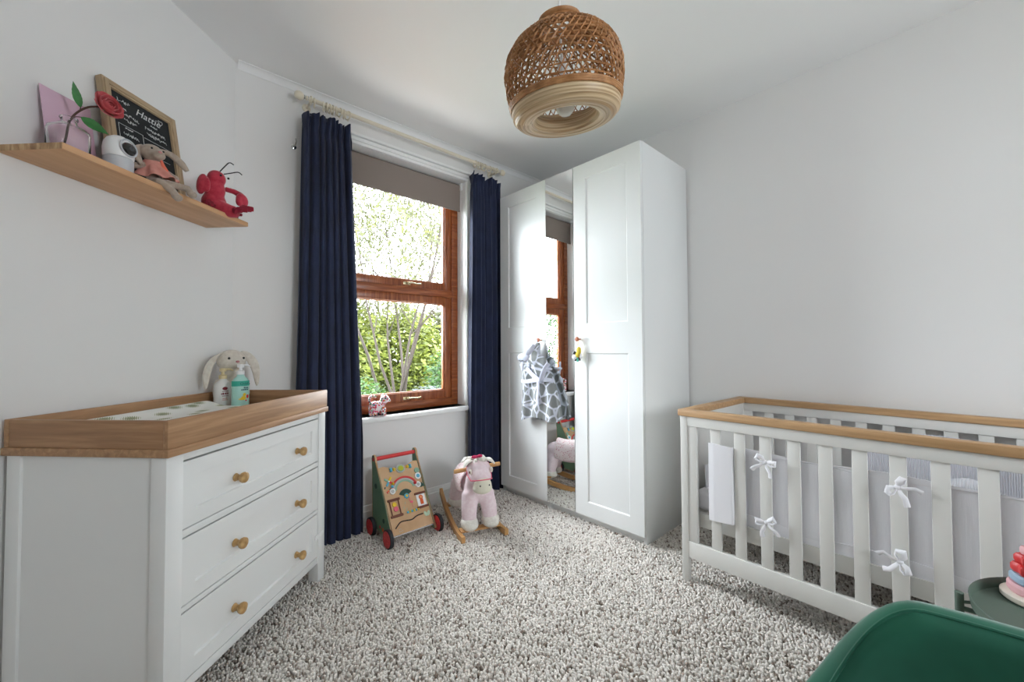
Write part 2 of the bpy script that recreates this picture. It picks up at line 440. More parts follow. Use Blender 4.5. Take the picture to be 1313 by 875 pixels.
# ------------------------------------------------------------------ wardrobes
def shaker(m, x0, x1, z0, z1, y, th, panels, rec=.007, ch=.006):
    """door slab whose front (y) has sunk panels with a chamfered edge; panels: list of (x0,x1,z0,z1)"""
    xs = sorted({x0, x1} | {p[0] for p in panels} | {p[1] for p in panels})
    zs = sorted({z0, z1} | {p[2] for p in panels} | {p[3] for p in panels})
    for i in range(len(xs)-1):
        for j in range(len(zs)-1):
            a, b, c, d = xs[i], xs[i+1], zs[j], zs[j+1]
            if any(p[0] <= a and p[1] >= b and p[2] <= c and p[3] >= d for p in panels):
                k = ch; r = y + rec
                vs = [(a, y, c), (b, y, c), (b, y, d), (a, y, d), (a+k, r, c+k), (b-k, r, c+k), (b-k, r, d-k), (a+k, r, d-k)]
                m.add(vs, [(0, 1, 5, 4), (1, 2, 6, 5), (2, 3, 7, 6), (3, 0, 4, 7), (4, 5, 6, 7)])
            else:
                m.add([(a, y, c), (b, y, c), (b, y, d), (a, y, d)], [(0, 1, 2, 3)])
    y2 = y + th
    m.add([(x0, y, z0), (x1, y, z0), (x1, y, z1), (x0, y, z1), (x0, y2, z0), (x1, y2, z0), (x1, y2, z1), (x0, y2, z1)],
          [(4, 5, 6, 7), (0, 1, 5, 4), (1, 2, 6, 5), (2, 3, 7, 6), (3, 0, 4, 7)])
    return m
WH = 2.364; DZ0 = .058
knob_w = MB().lathe([(.0055, 0), (.0055, .022), (.008, .026), (.0145, .030), (.0155, .036), (.012, .041), (0, .042)], 18).mesh('knob')
knob_w.materials.append(m_copper)
def carcass(m, x0, x1):
    t = .018
    m.box(x0, x0+t, .022, .60, 0, WH, .001); m.box(x1-t, x1, .022, .60, 0, WH, .001)
    m.box(x0+t, x1-t, .022, .60, WH-t, WH); m.box(x0+t, x1-t, .022, .60, .05, .068); m.box(x0+t, x1-t, .59, .60, .06, WH-t)
    return m
# local x runs along the front from the window end towards the camera
def ward(label, y_start):
    return thing('wardrobe', label, 'wardrobe', (2.144, y_start, 0), -PI/2)
wA = ward('tall white single-door wardrobe beside the right curtain', 2.465)
ob('carcass', carcass(MB(), 0, .499), m_ward, wA)
ob('plinth', MB().box(.018, .481, .04, .055, 0, .05), m_ward, wA)
d = ob('door', shaker(MB(), .002, .497, DZ0, WH-.002, 0, .020, [(.097, .402, .15, 1.112), (.097, .402, 1.303, 2.262)]), m_ward, wA, 20)
k = link('knob', knob_w, d); k.location = (.449, 0, 1.203); k.rotation_euler = (PI/2, 0, 0); k['label'] = 'round reddish wooden knob'
wB = ward('tall white wardrobe with a narrow mirror door, nearest the cot', 1.965)
ob('carcass', carcass(MB(), .001, .75), m_ward, wB)
ob('plinth', MB().box(.019, .732, .04, .055, 0, .05), m_ward, wB)
md = ob('mirror_door', MB().box(-.246, 0, .004, .020, DZ0, WH-.002, .001), m_alu, wB)
md.location = (.248, 0, 0); md.rotation_euler = (0, 0, math.radians(1.45))          # stands very slightly ajar
ob('mirror_glass', MB().box(-.2445, -.0015, 0, .0045, DZ0+.002, WH-.004), m_mirror, md, label='narrow full-height mirror')
d = ob('door', shaker(MB(), .252, .748, DZ0, WH-.002, 0, .020, [(.35, .655, .15, 1.112), (.35, .655, 1.303, 2.262)]), m_ward, wB, 20)
k = link('knob', knob_w, d); k.location = (.30, 0, 1.203); k.rotation_euler = (PI/2, 0, 0); k['label'] = 'round reddish wooden knob'

# ------------------------------------------------------------------ changing unit
DA = .759; DO = (.064, 1.539, 0); DW, DD = .893, .535
dr = thing('chest_of_drawers', 'white three-drawer chest with oak top and wooden knobs', 'chest of drawers', DO, DA)
SL = .831
m = MB()
ob('top_board', MB().box(0, DW, 0, DD, SL, SL+.024, .003), m_oakh, dr)
for nm, x0, x1, y0, y1 in (('leg', .008, .066, .012, .062), ('leg', DW-.066, DW-.008, .012, .062), ('leg', .008, .05, DD-.055, DD-.01), ('leg', DW-.05, DW-.008, DD-.055, DD-.01)):
    ob(nm, MB().box(x0, x1, y0, y1, 0, SL, .003), m_dres, dr)
sp = MB().box(.016, .032, .06, DD-.05, .10, SL)
sp.box(.011, .036, .06, DD-.05, .10, .15, .002)
s1 = ob('side_panel', sp, m_dres, dr)
inst(s1, dr, (DW-.047, 0, 0))
ob('back_panel', MB().box(.05, DW-.05, DD-.03, DD-.02, .1, SL), m_dres, dr)
m = MB()
for z0, z1 in ((.10, .1295), (.3445, .3610), (.5715, .5930), (.807, SL)):
    m.box(.064, DW-.064, .016, .05, z0, z1, .001)
ob('front_rail', m, m_dres, dr)
knob_d = MB().lathe([(.0145, 0), (.0125, .004), (.0095, .012), (.0105, .018), (.0165, .023), (.0195, .030), (.0185, .037), (.012, .041), (0, .042)], 22).mesh('knob')
knob_d.materials.append(m_knobwood)
for z0, z1 in ((.134, .3395), (.3655, .5665), (.5975, .801)):
    m = shaker(MB(), .068, DW-.068, z0, z1, .016, .02, [(.117, DW-.117, z0+.048, z1-.048)], .008, .003)
    m.box(.08, DW-.08, .036, .45, z0+.02, z1-.03)
    dw = ob('drawer', m, m_dres, dr, 20)
    for u in (.293, .663):
        k = link('knob', knob_d, dw); k.location = (u, .022, (z0+z1)/2-.014); k.rotation_euler = (PI/2, 0, 0)
m = MB().box(-.012, .012, -.004, .012, -.012, .012, .004).box(.012, .05, -.003, .002, -.006, .006, .002).box(.044, .06, -.004, .012, -.010, .010, .003)
lt = ob('child_latch', m, m_white, dr, label='white plastic safety latch'); lt.location = (.812, .012, .232)

tr = thing('changing_tray', 'oak changing-table tray sitting on top of the white chest', 'changing tray', (DO[0], DO[1], SL+.024), DA)
TZ = .084
ob('front_board', MB().box(.004, DW-.004, .005, .021, 0, TZ, .002), m_oakh, tr)
ob('back_board', MB().box(.004, DW-.004, DD-.02, DD-.004, 0, TZ, .002), m_oakh, tr)
ob('end_board', MB().box(.005, .021, .021, DD-.02, 0, TZ-.001, .002), m_oakv, tr)
ob('end_board', MB().box(DW-.021, DW-.005, .021, DD-.02, 0, TZ-.001, .002), m_oakv, tr)

# padded mat
mm, nt, p = nodes('leaf_print_mat'); N = nt.nodes; L = nt.links
tc = N.new('ShaderNodeTexCoord'); mp = N.new('ShaderNodeMapping'); mp.inputs['Scale'].default_value = (9, 16, 1); mp.inputs['Rotation'].default_value = (0, 0, .5)
vo = N.new('ShaderNodeTexVoronoi'); vo.voronoi_dimensions = '2D'; vo.inputs['Scale'].default_value = 1; vo.inputs['Randomness'].default_value = .7
L.new(tc.outputs['Object'], mp.inputs[0]); L.new(mp.outputs[0], vo.inputs['Vector'])
wv = N.new('ShaderNodeTexWave'); wv.inputs['Scale'].default_value = 5; L.new(mp.outputs[0], wv.inputs['Vector']); wv.inputs['Distortion'].default_value = 3
ad = N.new('ShaderNodeMath'); ad.operation = 'MULTIPLY_ADD'; ad.inputs[1].default_value = .16; L.new(wv.outputs['Fac'], ad.inputs[0]); L.new(vo.outputs['Distance'], ad.inputs[2])
rp = N.new('ShaderNodeValToRGB'); e = rp.color_ramp.elements
e[0].position = .22; e[0].color = lin('8d9370'); e[1].position = .36; e[1].color = lin('efefea'); q = e.new(.28); q.color = lin('b9bb9c')
L.new(ad.outputs[0], rp.inputs[0]); L.new(rp.outputs[0], p.inputs['Base Color']); p.inputs['Roughness'].default_value = .55
def matfn(s, t):
    a = 2*PI*t
    return None
def pad(L_, W_, h, side, n=26, k=14):
    mb = MB(); top = []; 
    def zt(x, y):
        ex = min(x, L_-x)/.05; ey = min(y, W_-y)/.05
        rd = min(1, ex, ey); rd = math.sqrt(max(0, 1-(1-rd)**2))
        d_ = min(y, W_-y)
        ridge = side*math.exp(-((d_-.06)/.05)**2)
        return h*rd*.9 + ridge*rd
    mb.grid(n, k, lambda s, t: (L_*s, W_*t, .004+zt(L_*s, W_*t)))
    mb.grid(n, k, lambda s, t: (L_*s, W_*t, 0))
    for fn in (lambda s, t: (L_*s, 0, .004*t), lambda s, t: (L_*s, W_, .004*t)): mb.grid(n, 2, fn)
    for fn in (lambda s, t: (0, W_*s, .004*t), lambda s, t: (L_, W_*s, .004*t)): mb.grid(k, 2, fn)
    return mb
cm = ob('changing_mat', pad(.665, .475, .034, .022, 60, 40), mm, None, 80)
cm.location = (DO[0]+.027*math.cos(DA)-.03*math.sin(DA), DO[1]+.027*math.sin(DA)+.03*math.cos(DA), SL+.0245); cm.rotation_euler = (0, 0, DA)
tag(cm, 'white padded changing mat with green leaf print inside the oak tray', 'changing mat')
def DU(u, v, z): return (DO[0]+u*math.cos(DA)-v*math.sin(DA), DO[1]+u*math.sin(DA)+v*math.cos(DA), z)

# ------------------------------------------------------------------ floating shelf
shelf_c = SH(.955, .215, 1.743)
sh = MB(); LSH = .777
sh.box(0, LSH, 0, .215, 0, .0205, .001)
shelf = thing('floating_shelf', 'pale pine floating shelf high on the left wall', 'shelf', SH(.955, .215, 1.743), A44)
ob('board', sh, m_pine, shelf)
ob('end_grain_edge', MB().box(-.0012, .0, .001, .214, .001, .0195), m_endgrain, shelf, label='striped end grain of the board')
ST = 1.7635                                   # top of the shelf

# ------------------------------------------------------------------ cot
CA = math.radians(-91.67); CO = (1.982, .928, 0); CLn, CW = 1.42, .765
cot = thing('cot', 'pale grey slatted cot with oak top rails against the right wall', 'cot', CO, CA)
def cframe(y0, y1, capy0, capy1):
    m = MB().box(.002, .034, y0, y1, 0, .808, .004); ob('post', m, m_cot, cot)
    m = MB().box(CLn-.034, CLn-.002, y0, y1, 0, .808, .004); ob('post', m, m_cot, cot)
    ob('stile', MB().box(.033, .078, y0+.006, y1-.006, .195, .77, .002), m_cot, cot)
    ob('stile', MB().box(CLn-.078, CLn-.033, y0+.006, y1-.006, .195, .77, .002), m_cot, cot)
    ob('top_rail', MB().box(.033, CLn-.033, y0+.003, y1-.003, .762, .808, .002), m_cot, cot)
    ob('bottom_rail', MB().box(.033, CLn-.033, y0+.003, y1-.003, .124, .203, .003), m_cot, cot)
    ob('oak_capping', MB().box(-.008, CLn+.008, capy0, capy1, .808, .841, .006), m_oakcap, cot)
cframe(0, .034, -.008, .042)
cframe(CW-.034, CW, CW-.042, CW+.006)
slat = MB().box(-.0225, .0225, -.007, .007, .2, .765, .003).mesh('slat'); slat.materials.append(m_cot)
for y in (.017, CW-.017):
    for i in range(12):
        s = link('slat', slat, cot); s.location = (.1645 + i*.1033, y, 0)
for x0, x1 in ((.004, .032), (CLn-.032, CLn-.004)):
    ob('end_rail', MB().box(x0, x1, .034, CW-.034, .745, .808, .002), m_cot, cot)
    ob('end_rail', MB().box(x0, x1, .034, CW-.034, .24, .35, .002), m_cot, cot)
    ob('end_panel', MB().box(x0+.008, x1-.008, .034, CW-.034, .345, .75), m_cot, cot)
    ob('oak_capping', MB().box(x0-.012, x1+.012, .04, CW-.04, .808, .8405, .005), m_oakcap, cot)
    for y in (.06, .10):
        for z in (.30, .70): ob('bolt', MB().lathe([(.006, 0), (.006, .004), (0, .005)], 10, Tm(x1 if x0 < .5 else x0, y, z) @ Ry(PI/2 if x0 < .5 else -PI/2)), m_chrome, cot)
bs = MB().box(.034, CLn-.034, .045, .067, .272, .34, .002).box(.034, CLn-.034, CW-.067, CW-.045, .272, .34, .002)
for i in range(9): bs.box(.08+i*.15, .13+i*.15, .067, CW-.067, .318, .332)
ob('mattress_base', bs, m_cot, cot)
def CT(u, v, z): return (CO[0]+u*math.cos(CA)-v*math.sin(CA), CO[1]+u*math.sin(CA)+v*math.cos(CA), z)
mt = ob('mattress', MB().box(0, CLn-.08, 0, CW-.16, 0, .10, .025, seg=4), m_whitefab)
mt.location = CT(.04, .075, .342); mt.rotation_euler = (0, 0, CA)
tag(mt, 'white sheeted mattress lying low inside the cot', 'mattress')

# breathable bumper round the inside, ends folded out over the first slat, tied with bows
mb_, nt, p = nodes('mesh_bumper'); N = nt.nodes; L = nt.links
p.inputs['Base Color'].default_value = lin('f6f5fa'); p.inputs['Roughness'].default_value = .85
p.inputs['Transmission Weight'].default_value = 0
tcn = N.new('ShaderNodeTexCoord'); mpn = N.new('ShaderNodeMapping'); mpn.inputs['Scale'].default_value = (1, 1, 1); L.new(tcn.outputs['Object'], mpn.inputs[0])
wv = N.new('ShaderNodeTexWave'); wv.inputs['Scale'].default_value = 60; wv.bands_direction = 'X'; wv.inputs['Distortion'].default_value = .6; L.new(mpn.outputs[0], wv.inputs['Vector'])
bp = N.new('ShaderNodeBump'); bp.inputs['Strength'].default_value = .25; bp.inputs['Distance'].default_value = .001; L.new(wv.outputs['Fac'], bp.inputs['Height']); L.new(bp.outputs[0], p.inputs['Normal'])
out = N['Material Output']; tb = N.new('ShaderNodeBsdfTransparent'); mx = N.new('ShaderNodeMixShader'); mx.inputs[0].default_value = .08
L.new(p.outputs[0], mx.inputs[1]); L.new(tb.outputs[0], mx.inputs[2]); L.new(mx.outputs[0], out.inputs[0])
# cellular blanket
cb, nt, p = nodes('cellular_blanket'); N = nt.nodes; L = nt.links
p.inputs['Base Color'].default_value = lin('dedfe6'); p.inputs['Roughness'].default_value = .95
tcn = N.new('ShaderNodeTexCoord')
wv = N.new('ShaderNodeTexWave'); wv.inputs['Scale'].default_value = 45; wv.bands_direction = 'X'; wv.inputs['Distortion'].default_value = 1; L.new(tcn.outputs['Object'], wv.inputs['Vector'])
bp = N.new('ShaderNodeBump'); bp.inputs['Strength'].default_value = .8; bp.inputs['Distance'].default_value = .003; L.new(wv.outputs['Fac'], bp.inputs['Height']); L.new(bp.outputs[0], p.inputs['Normal'])
def cb_mat(): return cb
bump = thing('cot_bumper', 'white fabric cot bumper tied to the front slats with bows', 'cot bumper', CO, CA)
def band(path, z0, z1, nu, seed, wob=.004, nv=12):
    pts = [Vector((a, b, 0)) for a, b in path]
    ls = [0]
    for i in range(1, len(pts)): ls.append(ls[-1] + (pts[i]-pts[i-1]).length)
    def fn(s, t):
        d_ = s*ls[-1]; i = 0
        while i < len(ls)-2 and ls[i+1] < d_: i += 1
        k_ = (d_-ls[i])/max(1e-6, ls[i+1]-ls[i]); P = pts[i].lerp(pts[i+1], k_)
        q = (pts[i+1]-pts[i]).normalized(); n_ = Vector((-q.y, q.x, 0))
        o_ = wob*(math.sin(d_*31+seed) * .5 + math.sin(d_*11+seed*2+t*3))*(.4+.6*math.sin(PI*t))
        P = P + n_*o_
        return (P.x, P.y, z0+(z1-z0)*t + .006*math.sin(d_*13+seed)*(t*2-1))
    return MB().grid(nu, nv, fn)
ob('inner_panel', thick(band([(.235, .062), (.6, .058), (1.0, .058), (1.36, .06)], .335, .675, 90, 1.0), 'inner_panel', .004), mb_, bump)
ob('binding', thick(band([(.235, .060), (.6, .056), (1.0, .056), (1.36, .058)], .335, .385, 90, 1.0, nv=4), 'binding', .007), m_whitefab, bump)
ob('top_binding', thick(band([(.235, .060), (.6, .056), (1.0, .056), (1.36, .058)], .665, .68, 90, 1.0, nv=3), 'top_binding', .007), m_whitefab, bump)
ob('folded_end', thick(band([(.137, .004), (.16, .001), (.20, .002), (.238, .004), (.243, .03), (.240, .06)], .345, .692, 40, 2.0, .002), 'folded_end', .006), m_whitefab, bump, label='quilted end folded out over the first slat')
ob('far_panel', thick(band([(.56, CW-.05), (.8, CW-.052), (1.0, CW-.052), (1.36, CW-.05)], .345, .735, 90, 4.0), 'far_panel', .004), cb_mat(), bump)
ob('end_panel_fabric', thick(band([(.07, CW-.12), (.065, .3), (.07, .12)], .345, .55, 30, 7.0), 'end_panel_fabric', .004), mb_, bump)
def bow(seed):
    r = random.Random(seed); m = MB()
    m.ell((0, 0, 0), (.008, .007, .009))
    for s in (-1, 1):
        pts = [(0, 0, 0), (s*.014, -.006, .010+r.uniform(-.003, .006)), (s*.030, -.008, .012+r.uniform(-.006, .008)), (s*.034, -.006, .002), (s*.022, -.004, -.004), (0, 0, 0)]
        m.tube(pts, [.003, .006, .007, .006, .005, .003], 8, sq=(1.2, .5))
        pts = [(0, 0, 0), (s*.010, -.006, -.014), (s*(.016+r.uniform(0, .012)), -.006, -.030), (s*(.02+r.uniform(0, .014)), -.003, -.046)]
        m.tube(pts, [.003, .005, .006, .007], 8, sq=(1.2, .5))
    return m
for i, (u, z) in enumerate(((.3745, .655), (.3745, .40), (.7845, .655), (.7845, .398))):
    o = ob('tie_bow', bow(i+20), m_whitefab, bump, 60); o.scale = (1.15, 1.15, 1.15); o.location = (u, -.001, z); o.rotation_euler = (0, [.3, -.3, -1.0, 1.3][i], 0)
def blk(s, t):
    x = .48*s; 
    prof = [(0, .0), (.015, .13), (.05, .20), (.12, .21), (.19, .18), (.25, .10), (.27, 0)]
    q = t*(len(prof)-1); i = min(int(q), len(prof)-2); k_ = q-i
    y = prof[i][0]+(prof[i+1][0]-prof[i][0])*k_; z = prof[i][1]+(prof[i+1][1]-prof[i][1])*k_
    z *= (.9+.1*math.sin(s*7)+.05*math.sin(s*19+t*5)) * min(1, 6*s+.3, 6*(1-s)+.3)
    return (x, y+.01*math.sin(s*14), z)
bk = ob('blanket', thick(MB().grid(50, 26, blk), 'blanket', .012, 80), cb)
bk.location = CT(.82, .14, .446); bk.rotation_euler = (0, 0, CA)
tag(bk, 'white ribbed cellular blanket heaped on the cot mattress', 'blanket')

# ------------------------------------------------------------------ pendant lamp
LP = (.958, .815)
lamp = thing('pendant_lamp', 'woven rattan pendant lamp hanging from the ceiling', 'lamp', (LP[0], LP[1], ZC))
TILT = Rz(math.radians(-42.4)) @ Rx(math.radians(9)) @ Ry(math.radians(-5))      # hangs a little askew
LZ = 1.875
LM = Tm(0, 0, LZ - ZC + .30) @ TILT @ Tm(0, 0, -.30)
ob('ceiling_rose', MB().lathe([(.045, 0), (.045, -.012), (.03, -.028), (.006, -.036)], 28), m_white, lamp)
cpt = LM @ Vector((0, 0, .30))
ob('flex', MB().tube([(0, 0, -.03), (cpt.x*.5, cpt.y*.5, cpt.z*.5), tuple(cpt), tuple(LM @ Vector((0, 0, .2)))], .0035, 8), m_white, lamp)
prof = [(.172, .045), (.181, .085), (.186, .125), (.184, .155), (.176, .185), (.160, .214), (.134, .239), (.100, .257), (.066, .268)]
def lr(t):
    q = t*(len(prof)-1); i = min(int(q), len(prof)-2); k_ = q-i
    k_ = k_*k_*(3-2*k_)*.3 + k_*.7
    return (prof[i][0]+(prof[i+1][0]-prof[i][0])*k_, prof[i][1]+(prof[i+1][1]-prof[i][1])*k_)
wvn = MB()
for d_ in (1, -1):
    for i in range(50):
        a0 = 2*PI*i/50 + random.uniform(-.02, .02) + (0 if d_ > 0 else .03); pts = []
        for j in range(21):
            t = j/20; r_, z_ = lr(t); a = a0 + d_*1.05*t
            r_ += .0018*d_*math.sin(j*1.6+i)
            pts.append((r_*math.cos(a), r_*math.sin(a), z_))
        wvn.tube(pts, .0032, 4, caps=False, sq=(.55, 1))
for j in range(1, 14):
    r_, z_ = lr(j/14)
    wvn.tube([(r_*math.cos(a), r_*math.sin(a), z_+.0012*math.sin(a*9+j)) for a in np.linspace(0, 2*PI, 49)[:-1]], .0026, 4, closed=True)
for z_, r_ in ((.045, .175), (.055, .178), (.05, .1765)):
    wvn.tube([(r_*math.cos(a), r_*math.sin(a), z_) for a in np.linspace(0, 2*PI, 49)[:-1]], .0045, 6, closed=True)
wo = ob('woven_shade', wvn, m_rattan, lamp, 60); wo.matrix_local = LM
cl = MB(); pr_ = []
for k_ in range(9):
    z_ = .262 + .040*k_/8; pr_.append((.066 - .010*math.sin(PI*k_/8)*1.0 + (.004 if k_ % 2 else 0), z_))
cl.lathe(pr_ + [(.054, .302), (.058, .262)], 40, closed=True)
co_ = ob('neck_collar', cl, m_rattan, lamp, 60); co_.matrix_local = LM
# coiled pale cane base: outer wall, rounded underside, inner lip
pts = [(.170, .052), (.174, .035), (.170, .016), (.158, .004), (.140, -.002), (.120, -.001), (.106, .004), (.098, .014), (.096, .030), (.102, .048), (.106, .060)]
pr_ = []
for i in range(len(pts)-1):
    for k_ in range(4):
        t = k_/4; r_ = pts[i][0]+(pts[i+1][0]-pts[i][0])*t; z_ = pts[i][1]+(pts[i+1][1]-pts[i][1])*t
        dx, dz = pts[i+1][0]-pts[i][0], pts[i+1][1]-pts[i][1]; l_ = math.hypot(dx, dz)
        off = .0012 if k_ in (1, 2) else -.0004
        pr_.append((r_ - dz/l_*off*-1, z_ + dx/l_*off*-1 if dx < 0 else z_ - dx/l_*off))
m_cane, nt, p = nodes('coiled_cane'); N = nt.nodes; L = nt.links
tcn = N.new('ShaderNodeTexCoord'); sx = N.new('ShaderNodeSeparateXYZ'); L.new(tcn.outputs['Object'], sx.inputs[0])
ln_ = N.new('ShaderNodeVectorMath'); ln_.operation = 'LENGTH'; cbx = N.new('ShaderNodeCombineXYZ'); L.new(sx.outputs[0], cbx.inputs[0]); L.new(sx.outputs[1], cbx.inputs[1]); L.new(cbx.outputs[0], ln_.inputs[0])
cb2 = N.new('ShaderNodeCombineXYZ'); L.new(ln_.outputs['Value'], cb2.inputs[0]); L.new(sx.outputs[2], cb2.inputs[1])
gr = N.new('ShaderNodeTexGradient'); gr.gradient_type = 'RADIAL'; L.new(tcn.outputs['Object'], gr.inputs[0])
mlt = N.new('ShaderNodeMath'); mlt.operation = 'MULTIPLY'; mlt.inputs[1].default_value = .02; L.new(gr.outputs['Fac'], mlt.inputs[0]); L.new(mlt.outputs[0], cb2.inputs[2])
ns = N.new('ShaderNodeTexNoise'); ns.inputs['Scale'].default_value = 170; ns.inputs['Detail'].default_value = 2; L.new(cb2.outputs[0], ns.inputs['Vector'])
rp = N.new('ShaderNodeValToRGB'); e = rp.color_ramp.elements; e[0].position = .35; e[0].color = lin('a4835c'); e[1].position = .62; e[1].color = lin('d9c19c')
L.new(ns.outputs[0], rp.inputs[0]); L.new(rp.outputs[0], p.inputs['Base Color']); p.inputs['Roughness'].default_value = .42
bp = N.new('ShaderNodeBump'); bp.inputs['Strength'].default_value = .6; bp.inputs['Distance'].default_value = .002; L.new(ns.outputs[0], bp.inputs['Height']); L.new(bp.outputs[0], p.inputs['Normal'])
cn = MB().lathe(pr_ + [(.112, .062), (.164, .056)], 64, closed=True)
cno = ob('coiled_cane_base', cn, m_cane, lamp, 50, label='pale coiled cane ring'); cno.matrix_local = LM
bu = MB().lathe([(0, .050), (.014, .053), (.026, .064), (.030, .080), (.026, .096), (.016, .115), (.013, .130)], 24)
bo = ob('bulb', bu, m_bulb, lamp); bo.matrix_local = LM @ Tm(0, 0, -.036)
bh = ob('bulb_holder', MB().lathe([(.0, .088), (.018, .09), (.019, .14), (.012, .185), (.005, .19)], 20), m_white, lamp); bh.matrix_local = LM
sp_ = MB()
for a in (0, PI/3, 2*PI/3): sp_.tube([(.062*math.cos(a), .062*math.sin(a), .266), (-.062*math.cos(a), -.062*math.sin(a), .266)], .002, 6)
sp_.tube([(0, 0, .185), (0, 0, .30)], .004, 8)
so = ob('spider_fitting', sp_, m_white, lamp); so.matrix_local = LM

# ------------------------------------------------------------------ carpet pile
def carpet():
    step = .0098
    xs = np.arange(-.9, XR-.004, step); ys = np.arange(-.2, YW-.02, step)
    X, Y = np.meshgrid(xs, ys); X = X.ravel(); Y = Y.ravel()
    X = X + rng.uniform(-.5, .5, X.size)*step*.95; Y = Y + rng.uniform(-.5, .5, Y.size)*step*.95
    nx, ny = -math.sin(A44), math.cos(A44)
    keep = (X*nx + Y*ny < AX*nx + AY*ny - .02)
    fx, fy = .674, .738
    dep = X*fx + Y*fy; lat = X*.738 - Y*.674
    keep &= (dep > .95) & (np.abs(lat) < dep*1.36 + .25)
    keep &= ~((X > 2.2) & (Y > 1.25))
    X = X[keep]; Y = Y[keep]; n = X.size
    a = rng.uniform(0, 2*PI, n); h = rng.uniform(.008, .016, n); r = rng.uniform(.0042, .0068, n)
    lx = rng.normal(0, .0045, n); ly = rng.normal(0, .0045, n)
    V = np.zeros((n, 9, 3)); k = np.arange(4)*PI/2
    for i in range(4):
        V[:, i, 0] = X + r*.8*np.cos(a+k[i]); V[:, i, 1] = Y + r*.8*np.sin(a+k[i]); V[:, i, 2] = -.006
        V[:, 4+i, 0] = X + lx*.6 + r*np.cos(a+.7+k[i]); V[:, 4+i, 1] = Y + ly*.6 + r*np.sin(a+.7+k[i]); V[:, 4+i, 2] = h*.68
    V[:, 8, 0] = X + lx; V[:, 8, 1] = Y + ly; V[:, 8, 2] = h
    base = (np.arange(n)*9)[:, None, None]
    quads = np.array([[i, (i+1) % 4, 4+(i+1) % 4, 4+i] for i in range(4)])[None] + base
    tris = np.array([[4+i, 4+(i+1) % 4, 8] for i in range(4)])[None] + base
    me = bpy.data.meshes.new('carpet_pile')
    me.vertices.add(n*9); me.vertices.foreach_set('co', V.ravel())
    loops = np.concatenate([quads.reshape(n, -1), tris.reshape(n, -1)], axis=1).ravel()
    me.loops.add(loops.size); me.loops.foreach_set('vertex_index', loops.astype(np.int32))
    tot = np.tile(np.array([4]*4+[3]*4), n); st = np.concatenate([[0], np.cumsum(tot)[:-1]])
    me.polygons.add(tot.size); me.polygons.foreach_set('loop_start', st.astype(np.int32)); me.polygons.foreach_set('loop_total', tot.astype(np.int32))
    me.update(calc_edges=True)
    me.polygons.foreach_set('use_smooth', np.ones(tot.size, dtype=bool))
    tone = rng.uniform(0, 1, n)
    at = me.attributes.new('tone', 'FLOAT', 'POINT'); at.data.foreach_set('value', np.repeat(tone, 9).astype(np.float32))
    m, nt, p = nodes('carpet_twist'); N = nt.nodes; L = nt.links
    an = N.new('ShaderNodeAttribute'); an.attribute_name = 'tone'
    rp = N.new('ShaderNodeValToRGB'); e = rp.color_ramp.elements
    e[0].position = 0; e[0].color = lin('85776c'); e[1].position = 1; e[1].color = lin('f6f0ea')
    for po, c in ((.08, 'b0a59c'), (.16, 'dcd5ce'), (.6, 'ebe6e0')): q = e.new(po); q.color = lin(c)
    L.new(an.outputs['Fac'], rp.inputs[0]); L.new(rp.outputs[0], p.inputs['Base Color']); p.inputs['Roughness'].default_value = 1; p.inputs['Specular IOR Level'].default_value = .1
    o = ob('carpet_pile', me, m, floor); o['kind'] = 'stuff'; o['label'] = 'beige twist carpet pile'
    return n
carpet()

def smoothpts(P, n=24):
    P = [Vector(p) for p in P]; out_ = []
    for i in range(n):
        t = i/(n-1)*(len(P)-1); k_ = min(int(t), len(P)-2); f = t-k_
        a, b, c, d_ = P[max(k_-1, 0)], P[k_], P[k_+1], P[min(k_+2, len(P)-1)]
        out_.append(.5*((2*b)+(c-a)*f+(2*a-5*b+4*c-d_)*f*f+(3*b-a-3*c+d_)*f**3))
    return out_
def Tm_mesh(mb, x, y, z):
    mb.v = [(p[0]+x, p[1]+y, p[2]+z) for p in mb.v]; return mb
def small_print(w_, rows, h_, gap, seed):     # rows of print too small to read, drawn flat in x-y
    g = random.Random(seed); m_ = MB()
    for r_ in range(rows):
        x = -w_/2*g.uniform(.75, 1)
        while x < w_/2*g.uniform(.8, 1):
            l_ = g.uniform(.5, 1.2)*h_; m_.box(x, x+l_*.7, -r_*gap-h_/2, -r_*gap+h_/2*g.uniform(.5, 1), -.0002, .0002); x += l_
    return m_.mesh('small_print')

